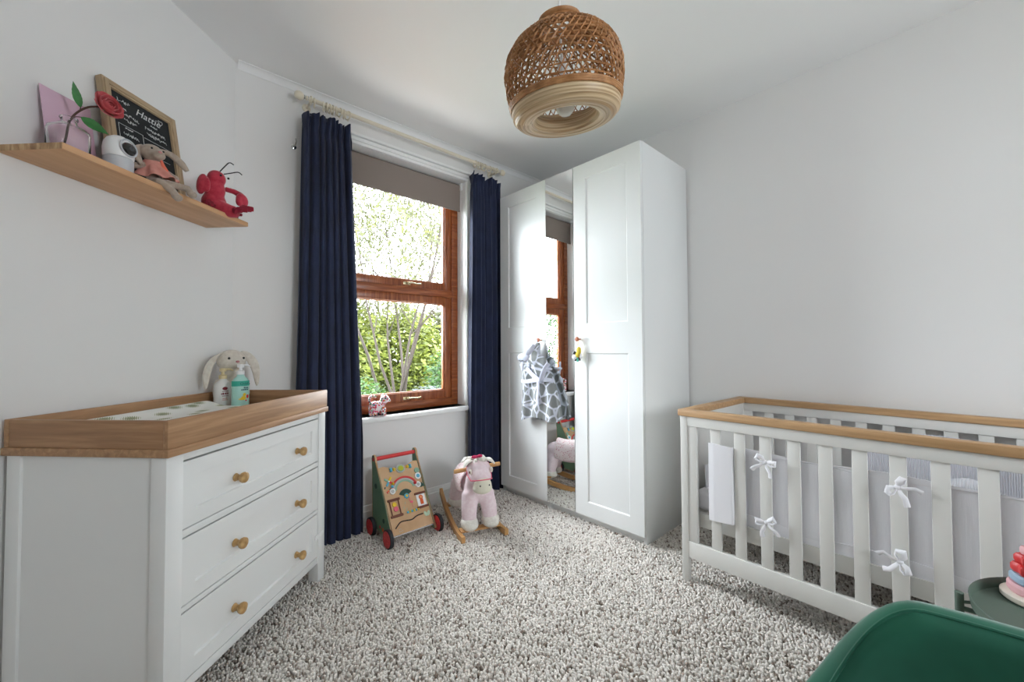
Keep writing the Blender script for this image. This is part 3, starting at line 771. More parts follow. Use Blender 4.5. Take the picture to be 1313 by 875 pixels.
# ------------------------------------------------------------------ toiletries and toy on the changing unit
def plush(name, c, c2, bs=260, b=.5):
    return mat(name, c, .95, c2=c2, nscale=60, bump=b, bscale=bs, sheen=.35, bdist=.003)
m_cream_fur = plush('cream_plush', 'cfc6ba', 'ddd6cb')
m_taupe_fur = plush('taupe_plush', 'a39284', 'b3a496')
m_pinkfab = mat('pink_chiffon', 'e0a092', .9, c2='d48f84', nscale=30, bump=.2, bscale=300)
m_coral = mat('coral_ribbon', 'ee7a63', .8)
m_pinknose = mat('pink_nose', 'c98a8a', .8)
def pump_bottle(name, label, loc, rz, r, h, mats, neck_h, squash, prints):
    body, cap = mats
    t_ = thing(name, label, 'bottle', loc, rz)
    ob('body', MB().lathe([(.0, 0), (r*.93, .001), (r, .008), (r, h*.72), (r*.97, h*.80), (r*.8, h*.88), (r*.45, h*.95), (r*.40, h)], 32, squash=squash), body, t_)
    ob('pump', MB().lathe([(r*.46, h), (r*.46, h+.016), (r*.2, h+.02), (r*.16, h+.02+neck_h), (r*.38, h+.021+neck_h), (r*.38, h+.036+neck_h), (0, h+.037+neck_h)], 22)
       .tube([(0, 0, h+.031+neck_h), (.03, -.0, h+.031+neck_h), (.042, 0, h+.024+neck_h)], [.005, .0045, .0035], 8), cap, t_)
    for nm, me, mt_, z, x in prints:
        o = ob(nm, me, mt_, t_); o.location = (x, -r*squash-.0006, z); o.rotation_euler = (PI/2, 0, 0)
    return t_
BZ = SL+.024
m_lotion = mat('white_lotion_bottle', 'dfdedb', .3)
m_creamcap = mat('cream_pump', 'dcc99c', .4)
m_maroon = mat('maroon_print', '7d1f2c', .6); m_pinkpr = mat('pink_print', 'd58d80', .6)
m_mint = mat('mint_bottle', 'a9d6cc', .3); m_teal = mat('teal_label', '35ab95', .5); m_yellow = mat('yellow_paint', 'e8c52a', .45); m_red = mat('red_paint', 'd63a3c', .4); m_dkprint = mat('dark_teal_print', '1c4a55', .6)
hd = MB().ell((0, 0, 0), (.011, .008, .0006))
pump_bottle('lotion_bottle', 'white pump bottle with cream pump and maroon emblem on the tray', DU(.742, .445, BZ), DA-.55, .037, .150, (m_lotion, m_creamcap), .014, .72,
    [('emblem', hd.mesh('emblem'), m_maroon, .105, 0), ('small_print', small_print(.03, 1, .004, .01, 1), m_maroon, .092, 0), ('small_print', small_print(.032, 1, .010, .01, 2), m_maroon, .081, 0), ('small_print', small_print(.03, 1, .004, .01, 3), m_maroon, .070, 0), ('small_print', small_print(.024, 2, .004, .007, 4), m_pinkpr, .058, 0)])
t2 = pump_bottle('wash_bottle', 'mint green pump bottle with teal band and yellow bird print', DU(.728, .345, BZ), DA-.45, .037, .172, (m_mint, m_white), .012, .75,
    [('lettering', text_mesh('Child\'s', .016), m_dkprint, .129, .006), ('small_print', small_print(.02, 1, .006, .01, 5), m_dkprint, .110, .010), ('small_print', small_print(.034, 1, .006, .01, 6), m_dkprint, .101, .005)])
bd = MB().lathe([(.0375, .118), (.0375, .142)], 32, squash=.76); bd.lathe([(.0375, .004), (.0375, .018)], 32, squash=.76)
ob('teal_band', bd, m_teal, t2)
o = ob('bird_print', MB().ell((0, 0, .062), (.011, .0012, .010)).ell((.004, 0, .078), (.007, .0012, .007)).prism([(-.024, .058), (-.008, .052), (-.004, .066)], -.0006, .0006, Rx(PI/2)), m_yellow, t2); o.location = (0, -.0283, 0)
o = ob('berry_print', MB().ell((.018, 0, .068), (.005, .0012, .009)).ell((.012, 0, .050), (.004, .0012, .004)), m_red, t2); o.location = (0, -.0265, 0)

def bunny_cream():
    t_ = thing('plush_bunny', 'cream plush bunny with long drooping ears behind the bottles', 'soft toy', DU(.806, .458, BZ), DA-.45)
    b = MB()
    b.ell((0, 0, .085), (.062, .052, .088)); b.ell((0, -.008, .235), (.064, .055, .056)); b.ell((0, -.04, .222), (.034, .026, .026))
    b.tube([(0, 0, .15), (0, 0, .20)], .04, 12)
    for s in (-1, 1):
        b.tube([(s*.045, -.0, .14), (s*.064, -.010, .10), (s*.062, -.018, .06)], [.022, .019, .020], 10)
        b.tube([(s*.035, -.01, .03), (s*.045, -.035, .026), (s*.048, -.045, .034)], [.028, .024, .026], 10)
    ob('body', blob(b, 'body', .006, 5), m_cream_fur, t_)
    for s in (-1, 1):
        e = MB().grid(14, 22, lambda a, t: (s*(.036+.068*math.sin(min(1, t*1.25)*PI/2)+.012*t) + (.019*math.sin(PI*(t*.9+.1))**.7+.005)*math.cos(2*PI*a)*.9, -.012-.012*t+.009*math.sin(2*PI*a), .275+.018*math.sin(t*PI)*(1-t) - .165*t**1.35 + .008*math.cos(2*PI*a)), closed=True)
        ob('ear', e, m_cream_fur, t_, 80)
    for s in (-1, 1): ob('eye', MB().ell((s*.033, -.054, .248), (.0055, .005, .006)), m_black, t_)
    ob('nose', MB().ell((0, -.066, .231), (.009, .005, .006)), m_pinknose, t_)
bunny_cream()

# ------------------------------------------------------------------ things on the shelf
# pink card leaning on the wall
o = ob('pink_card', MB().box(0, .150, 0, .003, 0, .248, .0008), mat('pale_pink_acrylic', 'd8b3c8', .25, coat=.3))
o.location = SH(.868, .058, ST); o.rotation_euler = (math.radians(-9), 0, A44)
tag(o, 'pale pink blank card leaning on the wall behind the glass vase', 'card')
# framed chalkboard
m_chalk = mat('chalkboard', '16181a', .8, c2='202325', nscale=8)
m_chalkw = mat('chalk_white', 'cfd2d2', .9)
FW, FH = .305, .395
fb = thing('framed_board', 'oak-framed blackboard with white handwriting leaning on the wall', 'blackboard', SH(.697, .085, ST), A44)
piv = Rx(math.radians(-9.5))
def board_part(nm, mb, mt_, lab=None, ang=35):
    o = ob(nm, mb, mt_, fb, ang, lab); o.matrix_local = piv; return o
fw_ = .030
m_frameh = wood('pale_oak_frame_rail', '9c8467', 'bfa888', 'ae9678', (8, 50, 50), .55)
for x0 in (0, FW-fw_): board_part('frame_stile', MB().box(x0, x0+fw_, -.014, .012, 0, FH, .002).box(x0+.007, x0+fw_-.007, -.018, -.012, .007, FH-.007, .002), m_frameoak)
for z0 in (0, FH-fw_): board_part('frame_rail', MB().box(fw_-.001, FW-fw_+.001, -.014, .012, z0, z0+fw_, .002).box(.007, FW-.007, -.0176, -.012, z0+.007, z0+fw_-.007, .002), m_frameh)
board_part('board', MB().box(fw_-.004, FW-fw_+.004, -.004, .002, fw_-.004, FH-fw_+.004), m_chalk)
def write(txt, x, z, size, shear=.25, align='LEFT', slope=0):
    o = ob('handwriting', text_mesh(txt, size, .0002, shear, align), m_chalkw, fb); o.matrix_local = piv @ Tm(x, -.0046, z) @ Rx(PI/2) @ Rz(slope)
write('Hattie', .125, .330, .042, .4)
def scribble(w_, h_, seed, r_=.0008):          # a line of handwriting too small to read
    g = random.Random(seed); P = []; x = 0
    while x < w_:
        P.append((x, -.0003, g.uniform(-.5, .5)*h_)); x += g.uniform(.18, .42)*h_
        if g.random() < .5: P.append((x-.3*h_, -.0003, g.uniform(.2, .9)*h_))
    return MB().tube(smoothpts(P, len(P)*4), r_, 4)
for k_, (x, z, w_, h_) in enumerate(((.045, .335, .062, .013), (.06, .308, .03, .006), (.05, .288, .085, .011), (.075, .266, .05, .010), (.185, .302, .03, .006),
        (.160, .280, .09, .011), (.165, .258, .09, .011), (.075, .232, .03, .005), (.065, .208, .06, .012), (.21, .214, .03, .006), (.065, .15, .06, .010), (.16, .15, .07, .010), (.065, .12, .06, .010), (.16, .12, .07, .010))):
    board_part('handwriting', Tm_mesh(scribble(w_, h_, 50+k_), x, -.0046, z), m_chalkw)
board_part('chalk_ring', MB().tube([(.172+.013*math.cos(a), -.0046, .205+.013*math.sin(a)) for a in np.linspace(0, 2*PI, 17)[:-1]], .0008, 5, closed=True), m_chalkw)
hrt = MB()
for s in (0,):
    pts = [(.235+.010*math.copysign(abs(math.sin(a))**3, math.sin(a)), -.0046, .343+.0095*(math.cos(a)*1.0-.38*math.cos(2*a)-.15*math.cos(3*a))) for a in np.linspace(0, 2*PI, 24)[:-1]]
    hrt.tube(pts, .0009, 5, closed=True)
board_part('chalk_heart', hrt, m_chalkw)
ru = MB()
for a, b in (((.05, .242), (.05, .095)), ((.05, .242), (.145, .242)), ((.145, .242), (.145, .095)), ((.05, .172), (.255, .172)), ((.15, .235), (.255, .235))):
    ru.tube([(a[0], -.0045, a[1]), (b[0], -.0045, b[1])], .0008, 5)
board_part('ruled_lines', ru, m_chalkw)

# glass vase and rose
mg, nt, p = nodes('clear_glass'); p.inputs['Base Color'].default_value = (1, 1, 1, 1); setp(p, Roughness=.0, IOR=1.45); p.inputs['Transmission Weight'].default_value = 1
def rrect(wx, wy, r, n=6):
    out_ = []
    for cx_, cy_, a0 in ((wx-r, wy-r, 0), (-wx+r, wy-r, PI/2), (-wx+r, -wy+r, PI), (wx-r, -wy+r, 1.5*PI)):
        for i in range(n+1): a = a0+PI/2*i/n; out_.append((cx_+r*math.cos(a), cy_+r*math.sin(a)))
    return out_
def loft(sections):
    m_ = MB(); n = len(sections[0][0]); vs = [(x, y, z) for poly, z in sections for x, y in poly]; fs = []
    for i in range(len(sections)-1):
        for j in range(n): fs.append((i*n+j, i*n+(j+1) % n, (i+1)*n+(j+1) % n, (i+1)*n+j))
    fs.append(tuple(range(n-1, -1, -1))); fs.append(tuple((len(sections)-1)*n+j for j in range(n)))
    return m_.add(vs, fs)
def vase_secs():
    o_ = [(.042, .030, .012, 0), (.045, .034, .014, .004), (.045, .034, .014, .082), (.043, .032, .014, .092), (.034, .026, .014, .101), (.022, .02, .016, .106), (.0185, .0185, .018, .112), (.0185, .0185, .018, .120), (.022, .022, .0215, .124), (.022, .022, .0215, .128)]
    i_ = [(.0165, .0165, .016, .128), (.0155, .0155, .015, .112), (.018, .017, .014, .104), (.031, .023, .012, .098), (.040, .029, .012, .089), (.0415, .0305, .012, .081), (.0415, .0305, .012, .008), (.039, .028, .012, .006)]
    return [(rrect(a, b, min(r, a*.98, b*.98)), z) for a, b, r, z in o_ + i_]
va = ob('glass_vase', loft(vase_secs()), mg, None, 50); va.location = SH(.862, .118, ST); va.rotation_euler = (0, 0, A44-.1)
tag(va, 'clear glass bottle vase with a short neck on the shelf', 'vase')
m_stem = mat('brown_stem', '4a3026', .7); m_leaf = mat('rose_leaf', '2f6b34', .5, c2='3f8442', nscale=40); m_rose = mat('rose_petal', 'c24a50', .7, c2='d4666a', nscale=25, sheen=.2)
ro = thing('silk_rose', 'single coral red rose with green leaves standing in the glass vase', 'flower', SH(.862, .118, ST), A44)
st_pts = [(-.020, .0, .012), (-.008, 0, .06), (.0, 0, .115), (.02, -.002, .158), (.05, -.010, .195), (.085, -.020, .214)]
ob('stem', MB().tube(smoothpts(st_pts), .0031, 8), m_stem, ro)
def leaf(L_, W_, M):
    def fn(s, t):
        y = L_*t; wd_ = W_*math.sin(PI*t**.8)*(1+.08*math.sin(t*40)); x = (s-.5)*2*wd_
        return tuple(M @ Vector((x, y, .12*L_*math.sin(t*2.2)-abs(s-.5)*-.25*wd_)))
    return thick(MB().grid(5, 14, fn), 'leaf', .0007)
def aim(p, q, roll=0):
    d_ = (Vector(q)-Vector(p)); M = d_.to_track_quat('Y', 'Z').to_matrix().to_4x4(); return Tm(*p) @ M @ Ry(roll), d_.length
M_, l_ = aim((.030, -.003, .180), (.006, -.004, .256), .9); ob('leaf', leaf(l_, .011, M_), m_leaf, ro)
M_, l_ = aim((.030, -.003, .150), (.108, -.02, .128), -1.0); ob('leaf', leaf(l_, .015, M_), m_leaf, ro)
ob('leaf_stalk', MB().tube([(.022, -.002, .16), (.028, -.003, .172), (.03, -.003, .182)], .0014, 6).tube([(.004, -.001, .13), (.018, -.002, .144), (.032, -.003, .150)], .0014, 6), m_stem, ro)
M_, l_ = aim((.084, -.019, .215), (.078, -.012, .243), .2); ob('leaf', leaf(l_, .008, M_), m_leaf, ro)
M_, l_ = aim((.086, -.021, .208), (.10, -.045, .180), .2); ob('leaf', leaf(l_, .007, M_), m_leaf, ro)
RM = Tm(.086, -.021, .212) @ Vector((-.15, -.85, .22)).to_track_quat('Z', 'Y').to_matrix().to_4x4() @ Matrix.Scale(.74, 4)
for ring_, (cnt, rad, lat, wd_, flare) in enumerate(((3, .010, 1.10, 1.25, .001), (4, .017, .95, 1.05, .004), (5, .025, .72, .85, .007), (5, .033, .42, .80, .012), (6, .039, .05, .66, .018))):
    for i in range(cnt):
        a = 2*PI*i/cnt + ring_*.7
        def fn(s, t):
            p_ = -1.35 + (lat*(1-.16*(2*s-1)**2*2) + 1.35)*t; q = a + (s-.5)*2*wd_*(.45+.55*min(1, t*1.6))
            rr = rad*(1+.06*math.sin(s*7+i*2)*t) + flare*t**3
            return tuple(RM @ Vector((rr*math.cos(p_)*math.cos(q), rr*math.cos(p_)*math.sin(q), .034 + rr*math.sin(p_)*.95)))
        ob('petal', thick(MB().grid(11, 10, fn), 'petal', .0009, 80), m_rose, ro)
# camera monitor
cmn = thing('baby_monitor', 'white rounded baby camera with a black lens on the shelf', 'camera', SH(.735, .150, ST), A44-.15)
m_greyp = mat('pale_grey_plastic', 'c3c5ca', .4)
ob('base', MB().lathe([(0, 0), (.038, .0), (.040, .004), (.041, .02), (.041, .052), (.039, .054)], 36), m_greyp, cmn)
ob('head', MB().lathe([(.039, .055), (.0415, .06), (.0425, .085), (.040, .105), (.032, .121), (.018, .131), (0, .134)], 36), m_white, cmn)
FM = Tm(.004, -.0355, .090) @ Rz(.10) @ Rx(PI/2 - .12)
ob('face_ring', MB().tube([tuple(FM @ Vector((.027*math.cos(a), .029*math.sin(a), .004))) for a in np.linspace(0, 2*PI, 33)[:-1]], .003, 8, closed=True), m_greyp, cmn)
ob('lens', MB().lathe([(.022, -.006), (.0225, .006), (.019, .011), (.009, .0135), (0, .014)], 30, FM @ Tm(0, -.004, 0)), mat('black_lens_glass', '0b0b0d', .1, coat=.6), cmn)
ob('pupil', MB().lathe([(.008, .012), (.008, .0146), (0, .0146)], 20, FM @ Tm(0, -.004, 0)), mat('lens_ring', '35353c', .15), cmn)
cb_ = MB().tube(smoothpts([(.03, -.02, .012), (.055, -.02, .010), (.085, -.01, .012), (.11, .03, .006), (.12, .09, .004)]), .003, 8)
cb_.box(.036, .075, -.026, -.014, .004, .018, .004)
ob('power_lead', cb_, m_black, cmn)
# bunny in dress, sitting with legs over the shelf edge
def bunny_dress():
    t_ = thing('plush_bunny', 'taupe plush bunny in a pink dress sitting on the shelf edge', 'soft toy', SH(.590, .150, ST), A44-.60)
    b = MB()
    b.ell((-.02, -.018, .132), (.037, .035, .032)); b.ell((-.006, -.045, .122), (.023, .020, .019)); b.tube([(-.014, 0, .04), (-.018, -.005, .10)], [.03, .02], 12)
    b.ell((-.010, .0, .03), (.038, .035, .032))
    b.tube([(-.035, -.008, .085), (-.065, -.022, .068), (-.078, -.03, .066)], [.012, .012, .014], 8)
    b.tube([(.010, -.008, .085), (.036, -.025, .062), (.05, -.045, .045)], [.012, .012, .014], 8)
    for x0, x1, z1 in ((.0, .040, -.036), (.022, .085, -.012)):
        b.tube([(x0-.02, -.01, .02), (x0-.005, -.065, .016), (x1-.008, -.085, z1+.02), (x1, -.09, z1)], [.018, .014, .013, .015], 9)
        b.ell((x1+.004, -.098, z1-.004), (.015, .019, .013))
    ob('body', blob(b, 'body', .004, 5), m_taupe_fur, t_)
    for path, rr in (([(-.045, -.012, .152), (-.062, -.025, .128), (-.062, -.034, .096), (-.050, -.036, .072)], [.007, .014, .016, .009]), ([(.004, -.008, .155), (.036, -.012, .150), (.066, -.02, .126), (.088, -.024, .098)], [.007, .012, .014, .008])):
        ob('ear', MB().tube(smoothpts(path, 16), np.interp(np.linspace(0, 1, 16), [0, .33, .7, 1], rr), 12, sq=(1, .55)), m_taupe_fur, t_, 80)
    ob('eye', MB().ell((-.026, -.052, .140), (.0035, .003, .0038)), m_black, t_)
    ob('eye', MB().ell((.010, -.042, .141), (.0035, .003, .0038)), m_black, t_)
    ob('nose', MB().ell((-.004, -.064, .128), (.006, .004, .004)), m_pinknose, t_)
    def skirt(s, t):
        a = 2*PI*s; r_ = .022 + .030*t; y = r_*math.sin(a); x = r_*math.cos(a)
        fl_ = .006*t*math.sin(a*8)
        fwd = max(0, -math.sin(a)); z = .098-.062*t + .004*math.sin(a*8)*t
        return (-.010+x*1.15+fl_*math.cos(a)+.03*t*fwd, y*(1+.45*fwd*t)-.004+fl_*math.sin(a), z)
    ob('dress', thick(MB().grid(72, 14, skirt, closed=True), 'dress', .0016, 80), m_pinkfab, t_)
    ob('bodice', MB().lathe([(.026, .07), (.031, .085), (.028, .102), (.019, .112)], 24, Tm(-.014, -.003, 0)), m_pinkfab, t_)
    ob('ribbon', MB().tube([(.006, -.028, .112), (.012, -.034, .09), (.02, -.04, .07)], [.004, .006, .008], 8, sq=(1, .4)), m_coral, t_)
bunny_dress()
# red lobster
def lobster():
    m_lob = plush('red_plush', 'b02c40', 'c23c4e', 240, .5); m_lob2 = mat('dark_red_cord', '8e1f33', .95, bump=.5, bscale=200, bdist=.003)
    t_ = thing('plush_lobster', 'red plush lobster with black feelers at the end of the shelf', 'soft toy', SH(.300, .150, ST), A44-.25); t_.scale = (1.12, 1.12, 1.1)
    b = MB()
    b.ell((0, .01, .05), (.045, .042, .05)); b.ell((-.002, .004, .105), (.038, .035, .045)); b.ell((0, -.002, .152), (.034, .031, .034))
    b.tube([(0, -.01, .03), (.012, -.055, .014), (.03, -.085, .008)], [.035, .028, .022], 12)
    ob('body', blob(b, 'body', .005, 5), m_lob, t_)
    ob('claw', blob(MB().tube([(-.036, 0, .14), (-.058, -.002, .125)], [.012, .014], 8).ell((-.062, -.008, .105), (.016, .022, .045), rot=(0, .12, 0)).ell((-.056, -.03, .10), (.010, .012, .03)), 'claw', .005, 4), m_lob, t_)
    ob('claw', blob(MB().tube([(.032, -.006, .12), (.062, -.02, .118), (.085, -.035, .105)], [.011, .012, .014], 8).ell((.078, -.045, .082), (.026, .018, .030), rot=(0, -.3, 0)).ell((.062, -.05, .072), (.014, .014, .022)), 'claw', .005, 4), m_lob, t_)
    for i in range(5):
        a = -.9 + i*.4
        ob('tail_fin', MB().tube([(.02, -.075, .012), (.02+.03*math.sin(a+.4), -.082-.02*math.cos(a), .01+.006*i), (.03+.052*math.sin(a+.4), -.088-.03*math.cos(a), .004+.008*i)], [.008, .013, .010], 8, sq=(1, .6)), m_lob2, t_)
    for s in (-1, 1):
        for i in range(3):
            ob('leg', MB().tube([(s*.03, -.01-.01*i, .05-.012*i), (s*.056, -.025-.012*i, .035-.01*i), (s*.062, -.04-.012*i, .012)], [.007, .007, .006], 7), m_lob2, t_)
    ob('feeler', MB().tube(smoothpts([(.004, -.012, .18), (.018, -.018, .205), (.036, -.024, .232), (.054, -.026, .230)], 12), .0022, 6), m_black, t_)
    ob('feeler', MB().tube(smoothpts([(.018, -.018, .176), (.04, -.028, .188), (.066, -.036, .202), (.082, -.038, .196)], 12), .0022, 6), m_black, t_)
    for s in (-1, 1): ob('eye', MB().ell((s*.016+.012, -.031, .160), (.0045, .004, .0045)), m_black, t_)
lobster()
o = ob('toy_car', loft([(rrect(.026, .014, .008), 0), (rrect(.028, .016, .008), .006), (rrect(.028, .016, .008), .02), (rrect(.018, .013, .006), .03), (rrect(.014, .011, .006), .036)]), m_black)
o.location = SH(.225, .165, ST+.001); o.rotation_euler = (0, 0, A44-.3)
tag(o, 'small black toy half hidden behind the plush lobster', 'toy')
ob('yellow_stripe', MB().box(-.012, .008, -.0168, -.0158, .010, .016), m_yellow, o)

# ------------------------------------------------------------------ patterned cat on the sill
mcat, nt, p = nodes('patchwork_ceramic'); N = nt.nodes; L = nt.links
tcn = N.new('ShaderNodeTexCoord'); vo = N.new('ShaderNodeTexVoronoi'); vo.inputs['Scale'].default_value = 75; L.new(tcn.outputs['Object'], vo.inputs['Vector'])
sp2 = N.new('ShaderNodeSeparateColor'); L.new(vo.outputs['Color'], sp2.inputs[0])
rp = N.new('ShaderNodeValToRGB'); rp.color_ramp.interpolation = 'CONSTANT'; e = rp.color_ramp.elements
e[0].position = 0; e[0].color = lin('d8365a'); e[1].position = .9; e[1].color = lin('23262c')
for po, c in ((.28, 'e0688a'), (.42, 'd9803a'), (.52, '3f7a8c'), (.62, '4f8a4a'), (.70, 'c23040')): q = e.new(po); q.color = lin(c)
L.new(sp2.outputs[0], rp.inputs[0])
gt = N.new('ShaderNodeMath'); gt.operation = 'GREATER_THAN'; gt.inputs[1].default_value = .50; L.new(vo.outputs['Distance'], gt.inputs[0])
mxc = N.new('ShaderNodeMix'); mxc.data_type = 'RGBA'; L.new(gt.outputs[0], mxc.inputs[0]); L.new(rp.outputs[0], mxc.inputs[6]); mxc.inputs[7].default_value = lin('ecdfe0')
L.new(mxc.outputs[2], p.inputs['Base Color']); setp(p, Roughness=.2)
cat_ = thing('cat_figurine', 'multicoloured patchwork cat ornament on the window sill', 'ornament', (1.165, 2.585, .701), .25)
b = MB(); b.ell((0, 0, .062), (.056, .036, .036)); b.ell((-.02, 0, .058), (.042, .040, .042)); b.ell((.055, -.008, .105), (.032, .028, .028)); b.tube([(.03, 0, .075), (.05, -.004, .098)], .024, 10)
b.ell((.078, -.018, .096), (.015, .015, .012))
for x in (-.035, .036):
    for y in (-.018, .018): b.tube([(x, y, .05), (x, y, .01)], [.018, .015], 10); b.ell((x+.006, y, .009), (.019, .014, .009))
for y in (-.022, .010): b.tube([(.05, y, .122), (.052, y-.002, .145)], [.013, .003], 8)
ob('body', blob(b, 'body', .0035, 3), mcat, cat_)
ob('tail', MB().tube(smoothpts([(-.05, 0, .078), (-.062, 0, .105), (-.056, 0, .128), (-.03, 0, .134), (-.012, 0, .126)]), [.008]*24, 10), mcat, cat_)
for y in (-.030, -.004): ob('eye', MB().ell((.079, y-.004, .111), (.003, .003, .003)), m_black, cat_)

# ------------------------------------------------------------------ wooden baby walker
m_ply = wood('walker_ply', 'c49d74', 'd4b08a', 'cca67f', (8, 8, 3), .55, .05); m_wgreen = mat('walker_green', '6b8d70', .5, c2='749679', nscale=10)
m_blue = mat('sky_blue_paint', '58b4d2', .45); m_mintp = mat('mint_paint', '8fb79f', .5); m_dkgreen = mat('dark_green_paint', '1f4a40', .5); m_brown = mat('brown_paint', '6e3a26', .5); m_orange = mat('orange_paint', 'e2622a', .5); m_pinkp = mat('pink_paint', 'e0627c', .5); m_rubber = mat('black_rubber', '23262a', .7); m_greyw = mat('grey_paint', 'b9bbb8', .5)
wk = thing('baby_walker', 'green and plywood baby walker with red handle and activity board', 'toy', (1.07, 2.47, 0), 0)
WW = .318                                         # panels at x=0 and x=WW, local y: front at -.27, back 0
prof = [(-.278, .035), (-.262, .028), (-.02, .05), (-.004, .075), (.006, .40)] + [(-.012+.024*math.cos(a), .455+.026*math.sin(a)) for a in np.linspace(.1, PI-.35, 7)] + [(-.04, .44)]
SM = Matrix(((0, 0, 1, 0), (1, 0, 0, 0), (0, 1, 0, 0), (0, 0, 0, 1)))
for x in (.012, WW-.026):
    s = ob('side_panel', MB().prism(prof, x+.0015, x+.0125, SM), m_wgreen, wk)
    ob('ply_edge', MB().prism([(y*1.0+(-.0016 if i < 2 or i > 4 else .0012), z+.001) for i, (y, z) in enumerate(prof)], x, x+.0145, Tm(0, .0, 0) @ SM), m_ply, s) if False else None
    ed = MB().tube([(x+.007, y, z) for y, z in prof], .0072, 6, closed=True, sq=(.35, 1)); ob('ply_edge', ed, m_ply, s, label='bare plywood edge')
ob('handle', MB().tube([(.012, -.014, .456), (WW-.012, -.014, .456)], .0125, 16), m_red, wk, label='red round handle bar')
BB = Vector((.026, -.262, .055)); BT = Vector((.026, -.052, .405))       # board from bottom to top
bl_ = (BT-BB).length; bw = WW-.052; ang_ = math.atan2(BT.z-BB.z, BT.y-BB.y)
WM = Tm(*BB) @ Rx(ang_)                            # local x across, local y up the board, local z = out of the face
def wpart(nm, mb, mt_, lab=None): o = ob(nm, mb, mt_, wk, 35, lab); o.matrix_local = WM; return o
brd = [(0, 0), (bw, 0), (bw, bl_), (bw-.03, bl_+.004), (bw*.72, bl_-.012), (bw*.5, bl_-.022), (bw*.28, bl_-.012), (.03, bl_+.004), (0, bl_)]
wpart('activity_board', MB().prism(brd, -.006, .003), m_ply)
ob('bottom_board', MB().box(.026, WW-.026, -.25, -.01, .052, .060), m_ply, wk)
ob('back_board', MB().box(.026, WW-.026, -.012, -.004, .06, .30), m_ply, wk)
whl = MB(); whl.lathe([(.045, -.012), (.0535, -.010), (.055, 0), (.0535, .010), (.045, .012)], 36)
wme = whl.mesh('tyre'); wme.materials.append(m_rubber)
hb = MB().lathe([(0, -.014), (.010, -.014), (.012, -.012), (.044, -.0125), (.0465, -.0125), (.0465, .0125), (.044, .0125), (.012, .012), (0, .014)], 28)
for k_ in range(8):
    a = k_*PI/4; hb.box(.015, .041, -.003, .003, -.014, .014, .001, Rz(a))
hme = hb.mesh('hub'); hme.materials.append(m_red)
for x in (-.006, WW+.006):
    for y in (-.262, -.03):
        q = link('wheel', wme, wk); q.location = (x, y, .055); q.rotation_euler = (0, PI/2, 0)
        link('hub', hme, q)
ob('axle', MB().tube([(0, -.262, .055), (WW, -.262, .055)], .005, 8), m_chrome, wk); ob('axle', MB().tube([(0, -.03, .055), (WW, -.03, .055)], .005, 8), m_chrome, wk)
# side panel prints
for k_, (y, z, r_, mt_) in enumerate(((-.05, .30, .016, m_dkgreen), (-.16, .12, .014, m_dkgreen), (-.15, .065, .012, m_orange), (-.11, .07, .010, m_red))):
    ob('side_print', MB().lathe([(r_, 0), (r_, .0014)], 12, Tm(.0135, y, z) @ Ry(-PI/2)), mt_, wk)
def disc(x, y, r_, h0, h1, n=24, sq=1.0, b=.001): return MB().lathe([(r_, h0), (r_, h1-b), (r_-b, h1), (0, h1)], n, Tm(x, y, 0), squash=sq)
U = lambda a: a*bw
V_ = lambda b: b*bl_
def bead(x, y, r_, h=.012): return MB().ell((x, y, h), (r_, r_, r_), nu=12, nv=8)
gx, gy = U(.52), V_(.925)
wpart('spinner_frame', disc(gx, gy, .030, .003, .010, 28, .9), m_greyw); wpart('spinner', disc(gx, gy, .024, .010, .013, 28, .85), m_mintp); wpart('spinner_face', disc(gx, gy, .018, .013, .0155, 24, .9), mat('olive_paint', 'b9bf2e', .4))
for s in (-1, 1):
    wpart('bead', bead(gx+s*.046, gy+.002, .010), m_yellow); wpart('bead', MB().lathe([(.008, -.012), (.010, -.008), (.0075, 0), (.010, .008), (.008, .012)], 12, Tm(gx+s*.066, gy+.002, .012) @ Rx(PI/2)), m_blue)
wpart('spindle', MB().tube([(gx-.075, gy+.002, .012), (gx+.075, gy+.002, .012)], .0022, 6), m_ply)
for a, mt_ in ((.9, m_yellow), (.9+PI/2, m_mintp), (.9+PI, m_blue), (.9+1.5*PI, m_red)):
    wpart('pinwheel_blade', MB().box(.004, .032, -.0065, .0065, .004, .008, .002, Tm(U(.17), V_(.77), 0) @ Rz(a)), mt_)
wpart('pinwheel_hub', disc(U(.17), V_(.77), .005, .004, .011), m_white)
for x, y, mt_ in ((.05, .69, m_dkgreen), (.12, .635, m_orange), (.17, .655, m_dkgreen), (.085, .62, m_red)): wpart('printed_shape', MB().box(-.006, .006, -.004, .004, .003, .0042, .001, Tm(U(x), V_(y), 0) @ Rz(x*20)), mt_)
def arch(r0, r1, h, mt_, nm):
    cx_, cy_ = U(.52), V_(.60); n = 22
    po = [(cx_+r1*math.cos(a)*1.02, cy_+r1*math.sin(a)*.92) for a in np.linspace(.12, PI-.12, n)] + [(cx_+r0*math.cos(a)*1.02, cy_+r0*math.sin(a)*.92) for a in np.linspace(PI-.12, .12, n)]
    wpart(nm, MB().prism(po, .003, h), mt_)
arch(.078, .090, .007, m_red, 'rainbow_band'); arch(.066, .077, .006, m_greyw, 'rainbow_band'); arch(.055, .065, .005, m_mintp, 'rainbow_band')
for x, y in ((.20, .615), (.86, .625)): wpart('button', disc(U(x), V_(y), .018, .003, .012), m_white); wpart('button_face', disc(U(x), V_(y), .011, .012, .0135), m_greyw)
wpart('bead', bead(U(.245), V_(.72), .009), m_yellow); wpart('bead', bead(U(.215), V_(.685), .009), m_blue); wpart('bead', bead(U(.79), V_(.66), .010), m_red)
fan = [(U(.5), V_(.50))] + [(U(.5)+.046*math.cos(a), V_(.50)+.044*math.sin(a)) for a in np.linspace(.45, PI-.45, 12)]
